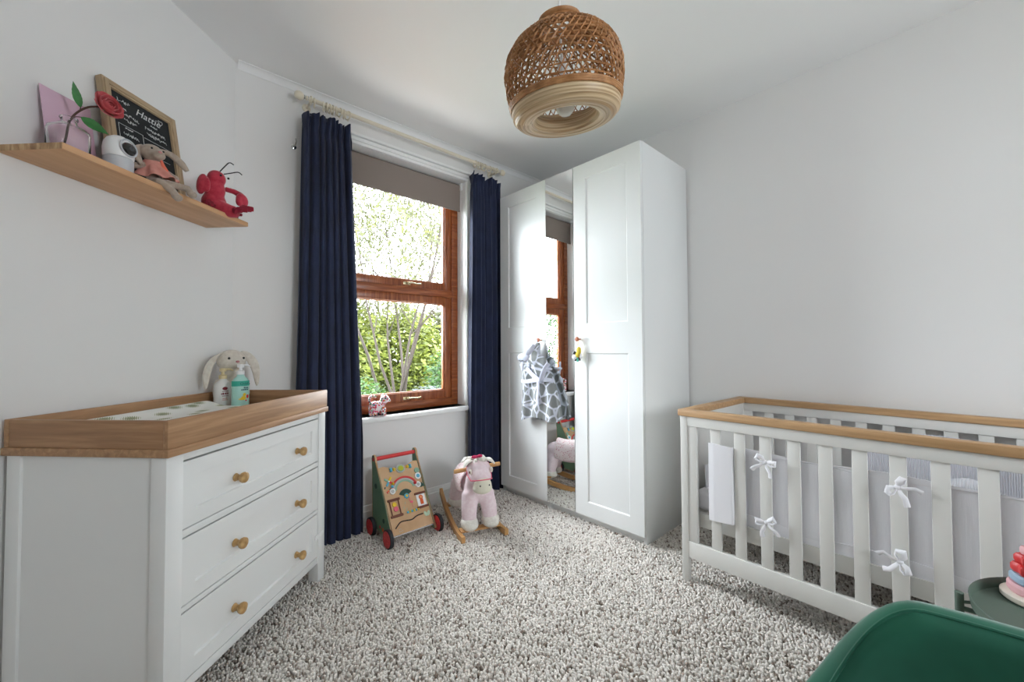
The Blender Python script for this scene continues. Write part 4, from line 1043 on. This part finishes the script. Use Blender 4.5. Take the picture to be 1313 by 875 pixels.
wpart('fan_window', MB().prism(fan, .003, .0065), m_dkgreen)
for a in np.linspace(0, 2*PI, 9)[:-1]: wpart('flower_petal', bead(U(.5)+.011*math.cos(a), V_(.50)+.011*math.sin(a), .006, .010), m_blue)
wpart('flower_centre', disc(U(.5), V_(.50), .007, .004, .017), m_yellow)
wpart('mint_knob', disc(U(.92), V_(.845), .017, .003, .010), m_mintp); wpart('clock_dial', disc(U(.91), V_(.755), .021, .003, .011), m_white); wpart('clock_face', disc(U(.91), V_(.755), .012, .011, .0125), m_blue)
for k_ in range(6):
    a = .3+k_*.5; wpart('palm_leaf', MB().tube([(U(.93), V_(.58), .005), (U(.93)+.02*math.cos(a), V_(.58)+.022*math.sin(a), .007), (U(.93)+.030*math.cos(a-.3), V_(.58)+.034*math.sin(a-.3), .005)], [.003, .005, .001], 6, sq=(.5, 1)), m_dkgreen)
# left hourglass frame and right lion card
for y in (.245, .475): wpart('hourglass_end', MB().box(U(.03), U(.32), V_(y), V_(y)+.014, .003, .016, .003), m_brown)
for x in (.06, .27): wpart('hourglass_post', MB().box(U(x), U(x)+.006, V_(.26), V_(.48), .005, .012, .002), m_brown)
wpart('hourglass_flower', disc(U(.175), V_(.425), .014, .003, .009, 10), m_yellow); wpart('hourglass_flower', disc(U(.19), V_(.36), .015, .003, .009, 10), m_pinkp)
for y in (.27, .475): wpart('card_rail', MB().box(U(.70), U(.985), V_(y), V_(y)+.013, .003, .016, .003), m_brown)
wpart('white_card', MB().box(U(.735), U(.955), V_(.30), V_(.475), .003, .007), m_white)
wpart('lion_head', disc(U(.845), V_(.43), .014, .007, .0085, 14), m_orange); wpart('lion_body', MB().box(U(.845)-.010, U(.845)+.010, V_(.325), V_(.40), .007, .0085, .002), m_orange); wpart('lion_face', disc(U(.845), V_(.43), .008, .0085, .0095, 14), mat('pale_orange_paint', 'f0a068', .5))
# flamingo print
wpart('flamingo_body', MB().ell((U(.60), V_(.40), .0035), (.011, .007, .0012)), m_pinkp)
wpart('flamingo_neck', MB().tube([(U(.575), V_(.405), .004), (U(.555), V_(.44), .004), (U(.585), V_(.455), .004), (U(.565), V_(.47), .004)], .0022, 6, sq=(.4, 1)), m_pinkp)
wpart('flamingo_leg', MB().tube([(U(.605), V_(.385), .0035), (U(.60), V_(.32), .0035)], .0012, 5), m_pinkp)
for x, y in ((.38, .33), (.43, .39), (.44, .30)): wpart('printed_shape', MB().tube([(U(x), V_(y), .0032), (U(x)+.004, V_(y)+.014, .0032)], .0016, 5, sq=(.4, 1)), [m_orange, m_mintp, m_mintp][int(x*100) % 3])
wpart('bead_rod', MB().tube([(U(.30), V_(.262), .009), (U(.74), V_(.272), .009)], .002, 6), m_ply)
for k_ in range(6): wpart('bead', bead(U(.44+.053*k_), V_(.268), .0075, .010), (m_blue, m_yellow)[k_ % 2])
wpart('wavy_track', MB().tube(smoothpts([(U(.08), V_(.10), .005), (U(.22), V_(.165), .005), (U(.36), V_(.165), .005), (U(.5), V_(.155), .005), (U(.64), V_(.185), .005), (U(.80), V_(.19), .005)], 30), .0035, 6), m_black)
for s in (-1, 1): wpart('butterfly_wing', MB().ell((U(.90)+s*.010, V_(.175), .006), (.010, .017, .003), rot=(0, 0, s*-.4)), mat('pale_green_paint', 'c3dbc0', .5))
for k_ in range(5): wpart('printed_dot', disc(U(.16+.035*(k_ % 3)), V_(.045+.03*(k_ // 3)), .0028, .003, .0038, 8), m_greyw)

# ------------------------------------------------------------------ rocking horse
m_pinkpl = plush('pink_plush', 'e6d0d7', 'eedde2', 300, .4); m_whitepl = plush('white_shaggy_plush', 'dfdad0', 'ebe7df', 120, 1.0); m_beech = wood('beech_rocker', 'bd8a52', 'd3a46c', 'c8975f', (20, 3, 20), .4)
m_saddle, nt, p = nodes('floral_saddle'); N = nt.nodes; L = nt.links
tcn = N.new('ShaderNodeTexCoord'); vo = N.new('ShaderNodeTexVoronoi'); vo.inputs['Scale'].default_value = 75; L.new(tcn.outputs['Object'], vo.inputs['Vector'])
rp = N.new('ShaderNodeValToRGB'); e = rp.color_ramp.elements; e[0].position = .22; e[0].color = lin('c98a96'); e[1].position = .34; e[1].color = lin('e6d5d6')
L.new(vo.outputs['Distance'], rp.inputs[0]); L.new(rp.outputs[0], p.inputs['Base Color']); p.inputs['Roughness'].default_value = .95
hs = thing('rocking_horse', 'pink plush rocking horse on wooden rockers before the right curtain', 'rocking horse', (1.625, 2.170, 0), math.radians(-19.9))
def rocker(x):
    m_ = MB(); top_ = []; bot_ = []
    for t in np.linspace(-1, 1, 21):
        y = .29*t; z = .05*abs(t)**2.2 + y*.17 + .0145
        bot_.append((y, z)); top_.append((y, z+.036))
    m_.prism(bot_ + top_[::-1], x-.011, x+.011, SM); return m_
for x in (-.135, .135): ob('rocker', rocker(x), m_beech, hs)
for y, z in ((-.185, .037), (.13, .083)): ob('cross_board', MB().box(-.128, .128, y-.028, y+.028, z, z+.012, .003), m_beech, hs)
b = MB()
b.ell((0, -.02, .275), (.082, .175, .08)); b.ell((0, -.13, .265), (.085, .075, .085)); b.ell((0, .10, .27), (.086, .085, .085))
for x in (-.068, .068):
    b.tube([(x*.45, -.12, .285), (x*.75, -.145, .235), (x*.95, -.168, .16), (x, -.185, .08)], [.030, .054, .050, .044], 14)
    b.tube([(x*.45, .09, .285), (x*.75, .105, .235), (x, .125, .15), (x, .13, .08)], [.030, .058, .05, .044], 14)
b.tube([(0, -.10, .27), (-.003, -.14, .31), (-.008, -.17, .36), (-.014, -.195, .40)], [.05, .076, .068, .06], 14)
b.ell((-.016, -.205, .405), (.078, .072, .066)); b.ell((-.018, -.245, .372), (.070, .066, .06))
ob('body', blob(b, 'body', .007, 14), m_pinkpl, hs)
for x in (-.068, .068):
    for y in (-.187, .13):
        zz = .0 if y < 0 else .03
        ob('hoof_cuff', blob(MB().ell((x, y, .085+zz), (.056, .056, .036)).ell((x, y-.006, .07+zz), (.053, .06, .03)), 'hoof_cuff', .007, 3), m_whitepl, hs, label='shaggy white hoof')
mz = MB().ell((-.018, -.292, .335), (.056, .046, .050)).ell((-.018, -.29, .318), (.060, .045, .034))
ob('muzzle', blob(mz, 'muzzle', .006, 4), mat('cream_felt', 'e0dcca', .95, bump=.3, bscale=200), hs)
for s in (-1, 1): ob('nostril', MB().ell((-.018+s*.028, -.333, .345), (.004, .003, .005)), m_black, hs)
for s in (-1, 1):
    ob('eye_patch', MB().ell((-.018+s*.066, -.262, .412), (.008, .014, .017)), m_whitepl, hs)
    ob('eye', MB().ell((-.018+s*.072, -.266, .412), (.005, .007, .009)), mat('brown_eye', '5b3a2c', .25), hs)
ob('noseband', MB().tube([(-.018+.066*math.cos(a), -.268-.052*math.sin(a)*1.0, .362+.012*math.sin(a)) for a in np.linspace(-.3, PI+.3, 22)], .003, 6), m_pinkp, hs)
for s in (-1, 1): ob('bridle_strap', MB().tube([(-.018+s*.066, -.262, .364), (-.018+s*.076, -.225, .385), (-.016+s*.070, -.185, .435)], .003, 6), m_pinkp, hs)
for s in (-1, 1): ob('ear', MB().tube(smoothpts([(-.018+s*.035, -.20, .458), (-.018+s*.070, -.215, .462), (-.018+s*.098, -.235, .436)], 10), np.interp(np.linspace(0, 1, 10), [0, .5, 1], [.012, .022, .006]), 10, sq=(.5, 1)), m_whitepl, hs)
mn = MB()
rr = random.Random(3)
for i in range(26):
    a = rr.uniform(-.05, .035); y0 = rr.uniform(-.235, -.12); mn.tube([(a-.014, y0, .452+.012*rr.random()), (a*1.5-.014, y0-.02, .478-.3*(max(0, y0+.17))), (a*2.2-.014, y0-.035, .458-.35*max(0, y0+.17))], [.011, .010, .004], 6)
ob('mane', blob(mn, 'mane', .006, 2), m_whitepl, hs)
ob('hair_bow', MB().ell((-.045, -.22, .486), (.020, .010, .010)).ell((-.012, -.22, .489), (.018, .010, .010)).ell((-.029, -.224, .488), (.008, .008, .008)), mat('magenta_felt', 'b8315a', .9), hs)
ob('handle', MB().tube([(-.158, -.165, .395), (.138, -.165, .412)], .0125, 14), m_beech, hs, label='round wooden handle')
sd = MB().grid(28, 18, lambda s, t: (.098*math.cos(PI*(s*1.24-.12)), -.09+.17*t, .272+.104*math.sin(PI*(s*1.24-.12))+.012*(2*t-1)**2), False)
ob('saddle', thick(sd, 'saddle', .008, 80), m_saddle, hs)
ob('tail', blob(MB().tube([(0, .17, .30), (0, .215, .29), (0, .235, .24), (.006, .23, .17)], [.016, .026, .030, .014], 10), 'tail', .007, 3), m_whitepl, hs)

# ------------------------------------------------------------------ hooded towel on the left wardrobe knob
mrobe, nt, p = nodes('giraffe_towel'); N = nt.nodes; L = nt.links
tcn = N.new('ShaderNodeTexCoord'); mpn = N.new('ShaderNodeMapping'); mpn.inputs['Scale'].default_value = (1, .55, .8); L.new(tcn.outputs['Object'], mpn.inputs[0])
vo = N.new('ShaderNodeTexVoronoi'); vo.feature = 'DISTANCE_TO_EDGE'; vo.inputs['Scale'].default_value = 18; L.new(mpn.outputs[0], vo.inputs['Vector'])
rp = N.new('ShaderNodeValToRGB'); e = rp.color_ramp.elements; e[0].position = .05; e[0].color = lin('cdd1de'); e[1].position = .11; e[1].color = lin('828585')
L.new(vo.outputs['Distance'], rp.inputs[0]); L.new(rp.outputs[0], p.inputs['Base Color']); p.inputs['Roughness'].default_value = 1
nz = N.new('ShaderNodeTexNoise'); nz.inputs['Scale'].default_value = 350; L.new(tcn.outputs['Object'], nz.inputs['Vector']); bp = N.new('ShaderNodeBump'); bp.inputs['Strength'].default_value = .5; bp.inputs['Distance'].default_value = .003; L.new(nz.outputs[0], bp.inputs['Height']); L.new(bp.outputs[0], p.inputs['Normal'])
m_towel = mat('pale_lilac_towel', 'c9cde0', 1, c2='d8dbe8', nscale=30, bump=.5, bscale=350, bdist=.003)
rb = thing('hooded_towel', 'grey giraffe-print hooded baby robe hanging from the wardrobe knob', 'robe', (2.098, 2.016, 0), -PI/2)
def robe_sec(z):      # (x centre, half width, depth)
    tb_ = [(1.175, .0, .012, .012), (1.14, -.005, .045, .028), (1.08, -.03, .095, .045), (1.02, -.02, .115, .040), (.98, -.008, .135, .036), (.92, .01, .150, .036), (.80, .028, .172, .040), (.70, .036, .190, .044), (.645, .036, .196, .046)]
    for i in range(len(tb_)-1):
        if tb_[i][0] >= z >= tb_[i+1][0]:
            k_ = (tb_[i][0]-z)/(tb_[i][0]-tb_[i+1][0]); return [tb_[i][j]+(tb_[i+1][j]-tb_[i][j])*k_ for j in (1, 2, 3)]
    return tb_[-1][1:]
def robe(s, t):
    hem = .018*math.sin(2*PI*s*3+.5)+.02*math.cos(2*PI*s)
    z = 1.03 - (1.03-.645-hem)*t
    cx_, w_, d_ = robe_sec(max(z, .646)); a = 2*PI*s
    f = 1 + .34*math.sin(a*8+2*t)*min(1, t+.3) + .16*math.sin(a*5+1)
    return (cx_+w_*math.cos(a), max(-.062, min(.040, d_*math.sin(a)*f)), z)
ob('robe_body', thick(MB().grid(110, 40, robe, closed=True), 'robe_body', .005, 80), mrobe, rb)
hd_ = MB()
hd_.tube(smoothpts([(0, .012, 1.185), (0, 0, 1.15), (-.02, -.004, 1.10), (-.035, -.006, 1.05), (-.02, 0, 1.0)], 14), np.interp(np.linspace(0, 1, 14), [0, .25, .5, .75, 1], [.014, .034, .05, .062, .05]), 16, sq=(1, .62))
hd_.ell((-.02, -.01, 1.06), (.085, .034, .05)); hd_.ell((.045, .0, 1.02), (.06, .03, .07))
ob('hood', blob(hd_, 'hood', .007, 4), mrobe, rb)
ob('snout', blob(MB().ell((-.094, -.022, 1.078), (.062, .038, .036)).ell((-.13, -.024, 1.074), (.034, .034, .032)), 'snout', .006, 4), m_towel, rb, label='pale giraffe snout on the hood')
ob('mouth', MB().tube([(-.145, -.046, 1.058), (-.115, -.053, 1.052), (-.085, -.051, 1.058)], .003, 6), m_black, rb); ob('eye', MB().ell((-.085, -.052, 1.085), (.005, .004, .004)), m_black, rb)
for x0, x1, z0, z1 in ((-.02, .01, 1.14, 1.05), (-.04, -.06, 1.13, 1.11)): pass
ob('crest', MB().tube(smoothpts([(-.005, -.02, 1.17), (-.02, -.034, 1.14), (-.05, -.036, 1.11), (-.06, -.034, 1.09)], 10), np.interp(np.linspace(0, 1, 10), [0, .5, 1], [.014, .024, .016]), 10, sq=(1, .5)), m_towel, rb)
for x, z in ((-.115, 1.02), (-.045, 1.03)): ob('ear', MB().tube([(x, -.03, z+.025), (x-.004, -.038, z), (x, -.034, z-.035)], [.010, .018, .008], 10, sq=(1, .5)), m_towel, rb)
for pth in ([(-.06, -.046, 1.0), (-.01, -.050, .965), (.05, -.05, .93), (.085, -.05, .915)], [(.13, -.02, 1.04), (.11, -.045, .99), (.09, -.052, .93), (.085, -.05, .915)]):
    ob('lapel', MB().tube(smoothpts(pth, 12), [.016]*12, 10, sq=(1.1, .45)), m_towel, rb)
ob('belt', MB().tube([(.0+.150*math.cos(a)*1.02+.005, -.052*math.sin(a)*1.05+.0, .915+.012*math.sin(a*2)) for a in np.linspace(-.0, PI, 24)], .010, 8, sq=(1.5, .5)), m_towel, rb)
ob('belt_end', MB().tube(smoothpts([(.06, -.056, .915), (.065, -.06, .86), (.058, -.06, .80), (.062, -.060, .76)], 10), [.010]*10, 8, sq=(1.3, .4)), m_towel, rb)
ob('cuff', MB().tube([(.115+.026*math.cos(a), -.012-.022*math.sin(a), 1.0) for a in np.linspace(0, 2*PI, 17)[:-1]], .008, 8, closed=True), m_towel, rb)
ob('hanging_loop', MB().tube([(0, -.010, 1.205+.014), (.009, -.010, 1.20), (.004, .0, 1.175), (-.004, .0, 1.175), (-.009, -.010, 1.20)], .0022, 6, closed=True), m_towel, rb)
# small hanging toy on the mirror-side knob
be = thing('hanging_toy', 'small yellow, black and white toy hanging from the right door knob', 'toy', (2.118, 1.665, 1.19), -PI/2)
ob('cord', MB().tube([(0, .004, .026), (.007, 0, .012), (.003, 0, -.03), (-.003, 0, -.03), (-.007, 0, .012)], .0014, 6, closed=True), m_yellow, be)
ob('body', blob(MB().ell((.012, -.004, -.062), (.017, .014, .026)).ell((.006, -.004, -.09), (.02, .016, .022)), 'body', .004, 3), mat('yellow_plush', 'd3bd45', .95, bump=.4, bscale=200), be)
ob('head', MB().ell((-.018, -.010, -.078), (.013, .012, .012)), m_black, be)
ob('face', MB().ell((-.018, -.012, -.105), (.018, .013, .018)), m_whitefab, be)
ob('wing', MB().ell((.024, -.004, -.10), (.014, .006, .02), rot=(0, .4, 0)), m_whitefab, be)
for x, z in ((-.012, -.130), (.006, -.134), (.024, -.126)): ob('foot', MB().tube([(x*.6, -.008, -.105), (x, -.010, z)], [.005, .007], 7), (m_black if x != .006 else m_teal), be)

# ------------------------------------------------------------------ green armchair (tub shape, faces the left wall)
ac = thing('armchair', 'dark green velvet tub armchair in the near right corner', 'armchair', (.64, -.245, 0), 0)
def path_pt(s):          # U-shaped plan: from the arm on the window side round the back to the other arm
    a = (s-.5)*2*1.0     # -1..1
    th = a*1.72          # angle from +x (the back)
    rx, ry = .265, .425
    if abs(th) < PI/2: return Vector((rx*math.cos(th)**.42-.0, -math.copysign(ry*abs(math.sin(th))**.85, th)))
    return Vector((-(abs(th)-PI/2)*2.2, -math.copysign(ry, th)))
def arm_h(s):
    a = abs(s-.5)*2
    k_ = min(1, max(0, (a-.38)/.38)); k_ = k_*k_*(3-2*k_)
    return .745 - .165*k_
NS, NV = 96, 30
def shell(s, t):
    P = path_pt(s); Q = path_pt(min(1, s+.004)) - path_pt(max(0, s-.004)); n_ = Vector((Q.y, -Q.x)).normalized() if Q.length > 0 else Vector((1, 0))
    if n_.dot(P) < 0: n_ = -n_
    h = arm_h(s); thk = .030
    # cross-section loop: outer bottom -> outer top -> roll -> inner top -> inner bottom
    if t < .38: k_ = t/.38; off = thk*.9 - .04*(1-k_); z = .17 + (h-.03-.17)*k_
    elif t < .62: k_ = (t-.38)/.24; a = PI*k_; off = thk*.9*math.cos(a); z = h-.03+.03*math.sin(a)
    else: k_ = (t-.62)/.38; off = -thk*.9 - .035*math.sin(PI*k_*.5) + .02*math.sin(PI*k_); z = h-.03 + (.30-(h-.03))*k_
    lean = (z-.45)*.10
    return (P.x + n_.x*(off+lean), P.y + n_.y*(off+lean), z)
sb = MB().grid(NS, NV, shell)
sb.add([shell(0, j/(NV-1)) for j in range(NV)], [tuple(range(NV))]); sb.add([shell(1, j/(NV-1)) for j in range(NV)], [tuple(range(NV))])
ob('back_and_arms', sb, m_green_velvet, ac, 70)
ob('piping', MB().tube([shell(.01+.98*i/119, .545) for i in range(120)], .003, 8), m_green_velvet, ac)
def seat_poly(k):
    return [((path_pt(s).x)*k-.02, path_pt(s).y*k) for s in np.linspace(0, 1, 40)]
sc_ = loft([([(x*1.0, y*1.0) for x, y in seat_poly(q)], z) for q, z in ((.80, .28), (.86, .30), (.87, .40), (.84, .435), (.70, .455), (.3, .46))])
ob('seat_cushion', sc_, m_green_velvet, ac, 60)
ob('seat_base', loft([(seat_poly(.92), .17), (seat_poly(.98), .19), (seat_poly(.98), .29)]), m_green_velvet, ac)
for x, y in ((.22, .22), (.22, -.22), (-.28, .26), (-.28, -.26)): ob('leg', MB().tube([(x*.9, y*.9, .18), (x, y, 0)], [.017, .011], 12), m_beech, ac)

# ------------------------------------------------------------------ green metal tray table and ring stacker
tt = thing('side_table', 'round green metal tray side table beside the cot', 'side table', (1.546, -.235, 0), 0)
ob('tray', MB().lathe([(0, .505), (.212, .505), (.220, .508), (.2235, .53), (.2245, .532), (.2255, .530), (.2225, .506), (.214, .5025), (0, .5025)], 72), m_green_metal, tt, 30)
for i in range(4):
    a = math.radians(94 + 90*i); ca, sa = math.cos(a), math.sin(a)
    lg = ob('leg', MB().tube([(.241*ca, .241*sa, .528), (.241*ca, .241*sa, 0)], .0085, 14), m_green_metal, tt)
    ob('connector', MB().tube([(.2215*ca, .2215*sa, .510), (.241*ca, .241*sa, .504)], .004, 8), m_green_metal, lg)
for a in (math.radians(94), math.radians(184)): ob('cross_bar', MB().tube([(.241*math.cos(a), .241*math.sin(a), .49), (-.241*math.cos(a), -.241*math.sin(a), .49)], .006, 10), m_green_metal, tt)
stk = thing('ring_stacker', 'pastel ring stacking toy with red top on the green tray', 'toy', (1.662, -.135, .5055))
m_pk = mat('pale_pink_paint', 'e3aeb4', .5); m_lb = mat('powder_blue_paint', '9fb6cb', .5); m_cr = mat('cream_paint', 'ece2d6', .5)
def ring(z, R_, h, scal=0, k_=8):
    m_ = MB(); n = 48
    prof_ = [(R_*.3, z), (R_*.92, z), (R_, z+h*.25), (R_, z+h*.75), (R_*.92, z+h), (R_*.3, z+h)]
    vs = []; fs = []
    for r_, zz in prof_:
        for j in range(n):
            a = 2*PI*j/n; q = r_*(1+scal*math.cos(k_*a) if r_ > R_*.5 else 1); vs.append((q*math.cos(a), q*math.sin(a), zz))
    for i in range(len(prof_)):
        i2 = (i+1) % len(prof_)
        for j in range(n): fs.append((i*n+j, i*n+(j+1) % n, i2*n+(j+1) % n, i2*n+j))
    return m_.add(vs, fs)
ob('base', MB().lathe([(0, 0), (.066, 0), (.070, .004), (.070, .014), (.064, .018), (0, .018)], 40), m_cr, stk)
ob('peg', MB().tube([(0, 0, .018), (0, 0, .15)], .008, 12), m_cr, stk)
for z, R_, h, mt_, sc2 in ((.0185, .058, .024, m_pk, 0), (.043, .052, .022, m_lb, .03), (.0655, .046, .024, m_red, .10), (.09, .040, .022, m_red, .12), (.1125, .032, .020, m_pk, .08)):
    ob('ring', ring(z, R_, h, sc2), mt_, stk)
ob('knob', MB().ell((0, 0, .148), (.022, .022, .018)), m_red, stk)

# ------------------------------------------------------------------ garden outside the window
def leaf_cloud(n, cfn, size, seed, aspect=.3, droop=.5):
    r = np.random.default_rng(seed)
    C = cfn(n, r); n = len(C)
    d = r.normal(0, 1, (n, 3)); d[:, 2] = -np.abs(d[:, 2])*droop*2; d /= np.linalg.norm(d, axis=1)[:, None]
    e = r.normal(0, 1, (n, 3)); e -= d*(e*d).sum(1)[:, None]; e /= np.linalg.norm(e, axis=1)[:, None]
    s = size*r.uniform(.6, 1.3, n)[:, None]
    V = np.stack([C, C + d*s*.5 + e*s*aspect*.5, C + d*s, C + d*s*.5 - e*s*aspect*.5], axis=1).reshape(-1, 3)
    me = bpy.data.meshes.new('foliage')
    me.from_pydata(V.tolist(), [], [(4*i, 4*i+1, 4*i+2, 4*i+3) for i in range(n)])
    at = me.attributes.new('tone', 'FLOAT', 'POINT'); at.data.foreach_set('value', np.repeat(r.uniform(0, 1, n), 4).astype(np.float32))
    return me
def leafmat(name, a, b):
    m, nt, p = nodes(name); N = nt.nodes; L = nt.links
    an = N.new('ShaderNodeAttribute'); an.attribute_name = 'tone'
    rp = N.new('ShaderNodeValToRGB'); e = rp.color_ramp.elements; e[0].color = lin(a); e[1].color = lin(b)
    L.new(an.outputs['Fac'], rp.inputs[0]); L.new(rp.outputs[0], p.inputs['Base Color']); p.inputs['Roughness'].default_value = .6
    tr_ = N.new('ShaderNodeBsdfTranslucent'); L.new(rp.outputs[0], tr_.inputs[0]); mx = N.new('ShaderNodeMixShader'); mx.inputs[0].default_value = .3
    L.new(p.outputs[0], mx.inputs[1]); L.new(tr_.outputs[0], mx.inputs[2]); L.new(mx.outputs[0], N['Material Output'].inputs[0])
    return m
m_bark = mat('bark', '1e1611', .9, c2='2e241d', nscale=30)
m_lf1 = leafmat('willow_leaf', '26290f', '4e5028')
m_lf4 = leafmat('olive_leaf', '3c4413', '747c30')
m_lf2 = leafmat('shrub_leaf', '16280e', '34541f')
m_lf3 = leafmat('silver_leaf', '33373b', '5a5e63')
m_grass = mat('lawn', '2f4420', .95, c2='465c30', nscale=6)
GZ = -.55
struct(ob('ground', MB().box(-14, 18, 5.6, 30, GZ-.2, GZ), m_grass))
struct(ob('bounce_ground', MB().box(-14, 18, 2.9, 5.6, GZ-.2, GZ), mat('pale_bounce_paving', 'cfcac2', .9, c2='bdb7ae', nscale=3)))  # unseen pale ground added to bounce daylight up to the ceiling
def tree(label, x, y, h, spread, nleaf, lm, leafsize, seed, nbr=9, zlo=.2, dense_low=.0):
    t_ = thing('tree', label, 'tree', (x, y, GZ)); r = random.Random(seed)
    wood_ = MB(); tips = []
    def branch(p, d, L_, rad, lev):
        pts = [p.copy()]; q = p.copy(); dd = d.copy()
        for i in range(7):
            dd = (dd + Vector((r.uniform(-.16, .16), r.uniform(-.16, .16), r.uniform(-.05, .12 if lev < 2 else -.02)))).normalized()
            q = q + dd*L_/7; pts.append(q.copy())
            if lev > 0 and i > 0: tips.append((q.copy(), lev))
            if lev < 3 and i > (1 if lev == 0 else 0) and r.random() < (.95 if lev == 0 else .7):
                a = r.uniform(0, 6.28); nd = (dd*.7 + Vector((math.cos(a), math.sin(a), r.uniform(-.1, .5)))*.8).normalized()
                branch(q, nd, L_*r.uniform(.42, .62), rad*.5*(1-i/9), lev+1)
        wood_.tube(pts, [rad*(1-.75*i/7) for i in range(8)], 5, caps=False)
    for b in range(nbr):
        a = 2*PI*b/nbr + r.uniform(-.3, .3); tilt = r.uniform(.12, .5)
        branch(Vector((r.uniform(-.25, .25), r.uniform(-.25, .25), 0)), Vector((math.cos(a)*tilt, math.sin(a)*tilt, 1)).normalized(), h*r.uniform(.75, 1.0), h*.0062, 0)
    ob('branches', wood_, m_bark, t_)
    T_ = np.array([t[0][:] for t in tips])
    def cfn(n, g):
        w_ = np.where(T_[:, 2] < h*.5, 1+dense_low, 1.0); w_ /= w_.sum()
        c = T_[g.choice(len(T_), n, p=w_)] + g.normal(0, spread, (n, 3)); return c[c[:, 2] > zlo]
    ob('foliage', leaf_cloud(nleaf, cfn, leafsize, seed, .28, .9), lm, t_)['kind'] = 'stuff'
tree('willow with fine pale leaves filling the window view', 4.35, 8.6, 6.2, .22, 30000, m_lf1, .12, 4, 7, .3, 1.6)
tree('thin bare-topped willow behind, against the white sky', 6.9, 13.5, 7.4, .25, 10000, m_lf1, .13, 9, 6, .5, 1.0)
def shrub(label, x, y, rx, rz, n, lm, ls, seed, asp=.35):
    t_ = thing('shrub', label, 'shrub', (x, y, GZ), 0, 'garden shrubs under the window view')
    st = MB(); r = random.Random(seed)
    for i in range(9):
        a = r.uniform(0, 6.28); q = r.uniform(.2, .8)*rx
        st.tube([(0, 0, 0), (q*.4*math.cos(a), q*.4*math.sin(a), rz*.7), (q*math.cos(a), q*math.sin(a), rz*1.4)], [.025, .015, .006], 5)
    ob('stems', st, m_bark, t_)
    def cfn(n, g):
        d = g.normal(0, 1, (n, 3)); d /= np.linalg.norm(d, axis=1)[:, None]; d *= g.uniform(.55, 1.05, n)[:, None]
        c = d*np.array([rx, rx, rz]) + np.array([0, 0, rz]); return c[c[:, 2] > .02]
    ob('foliage', leaf_cloud(n, cfn, ls, seed, asp, .2), lm, t_)['kind'] = 'stuff'
shrub('rounded green shrub at the left of the window view', 2.6, 6.6, .55, .62, 3500, m_lf2, .09, 21)
shrub('silvery grey-leaved shrub low in the window view', 3.75, 6.3, .50, .52, 3500, m_lf3, .10, 22, .2)
shrub('bright green shrub at the right of the window view', 4.75, 7.1, .48, .85, 3200, m_lf2, .10, 23)
shrub('tall olive bush at the left of the garden hedge', 4.0, 11.6, 1.35, 1.6, 12000, m_lf4, .17, 24, .42)
shrub('tall olive bush in the middle of the garden hedge', 6.2, 12.0, 1.3, 1.55, 12000, m_lf4, .17, 26, .42)
shrub('tall olive bush at the right of the garden hedge', 8.2, 12.6, 1.3, 1.6, 9000, m_lf1, .17, 27, .42)
shrub('clipped green hedge plant seen in the mirror', -4.9, 7.8, 1.5, 1.6, 8000, m_lf2, .12, 25)
# timber raised planter
pl = thing('timber_planter', 'low tan timber planter among the garden shrubs', 'planter', (2.75, 5.15, GZ))
for i in range(3): ob('plank', MB().box(-.6, .6, -.02, .02, .01+i*.2, .2+i*.2, .006), m_pine, pl)
for i in range(3): ob('plank', MB().box(-.6, .6, .5, .54, .01+i*.2, .2+i*.2, .006), m_pine, pl)
for x in (-.62, .58): ob('corner_post', MB().box(x, x+.06, -.03, .55, 0, .64, .004), m_pine, pl)
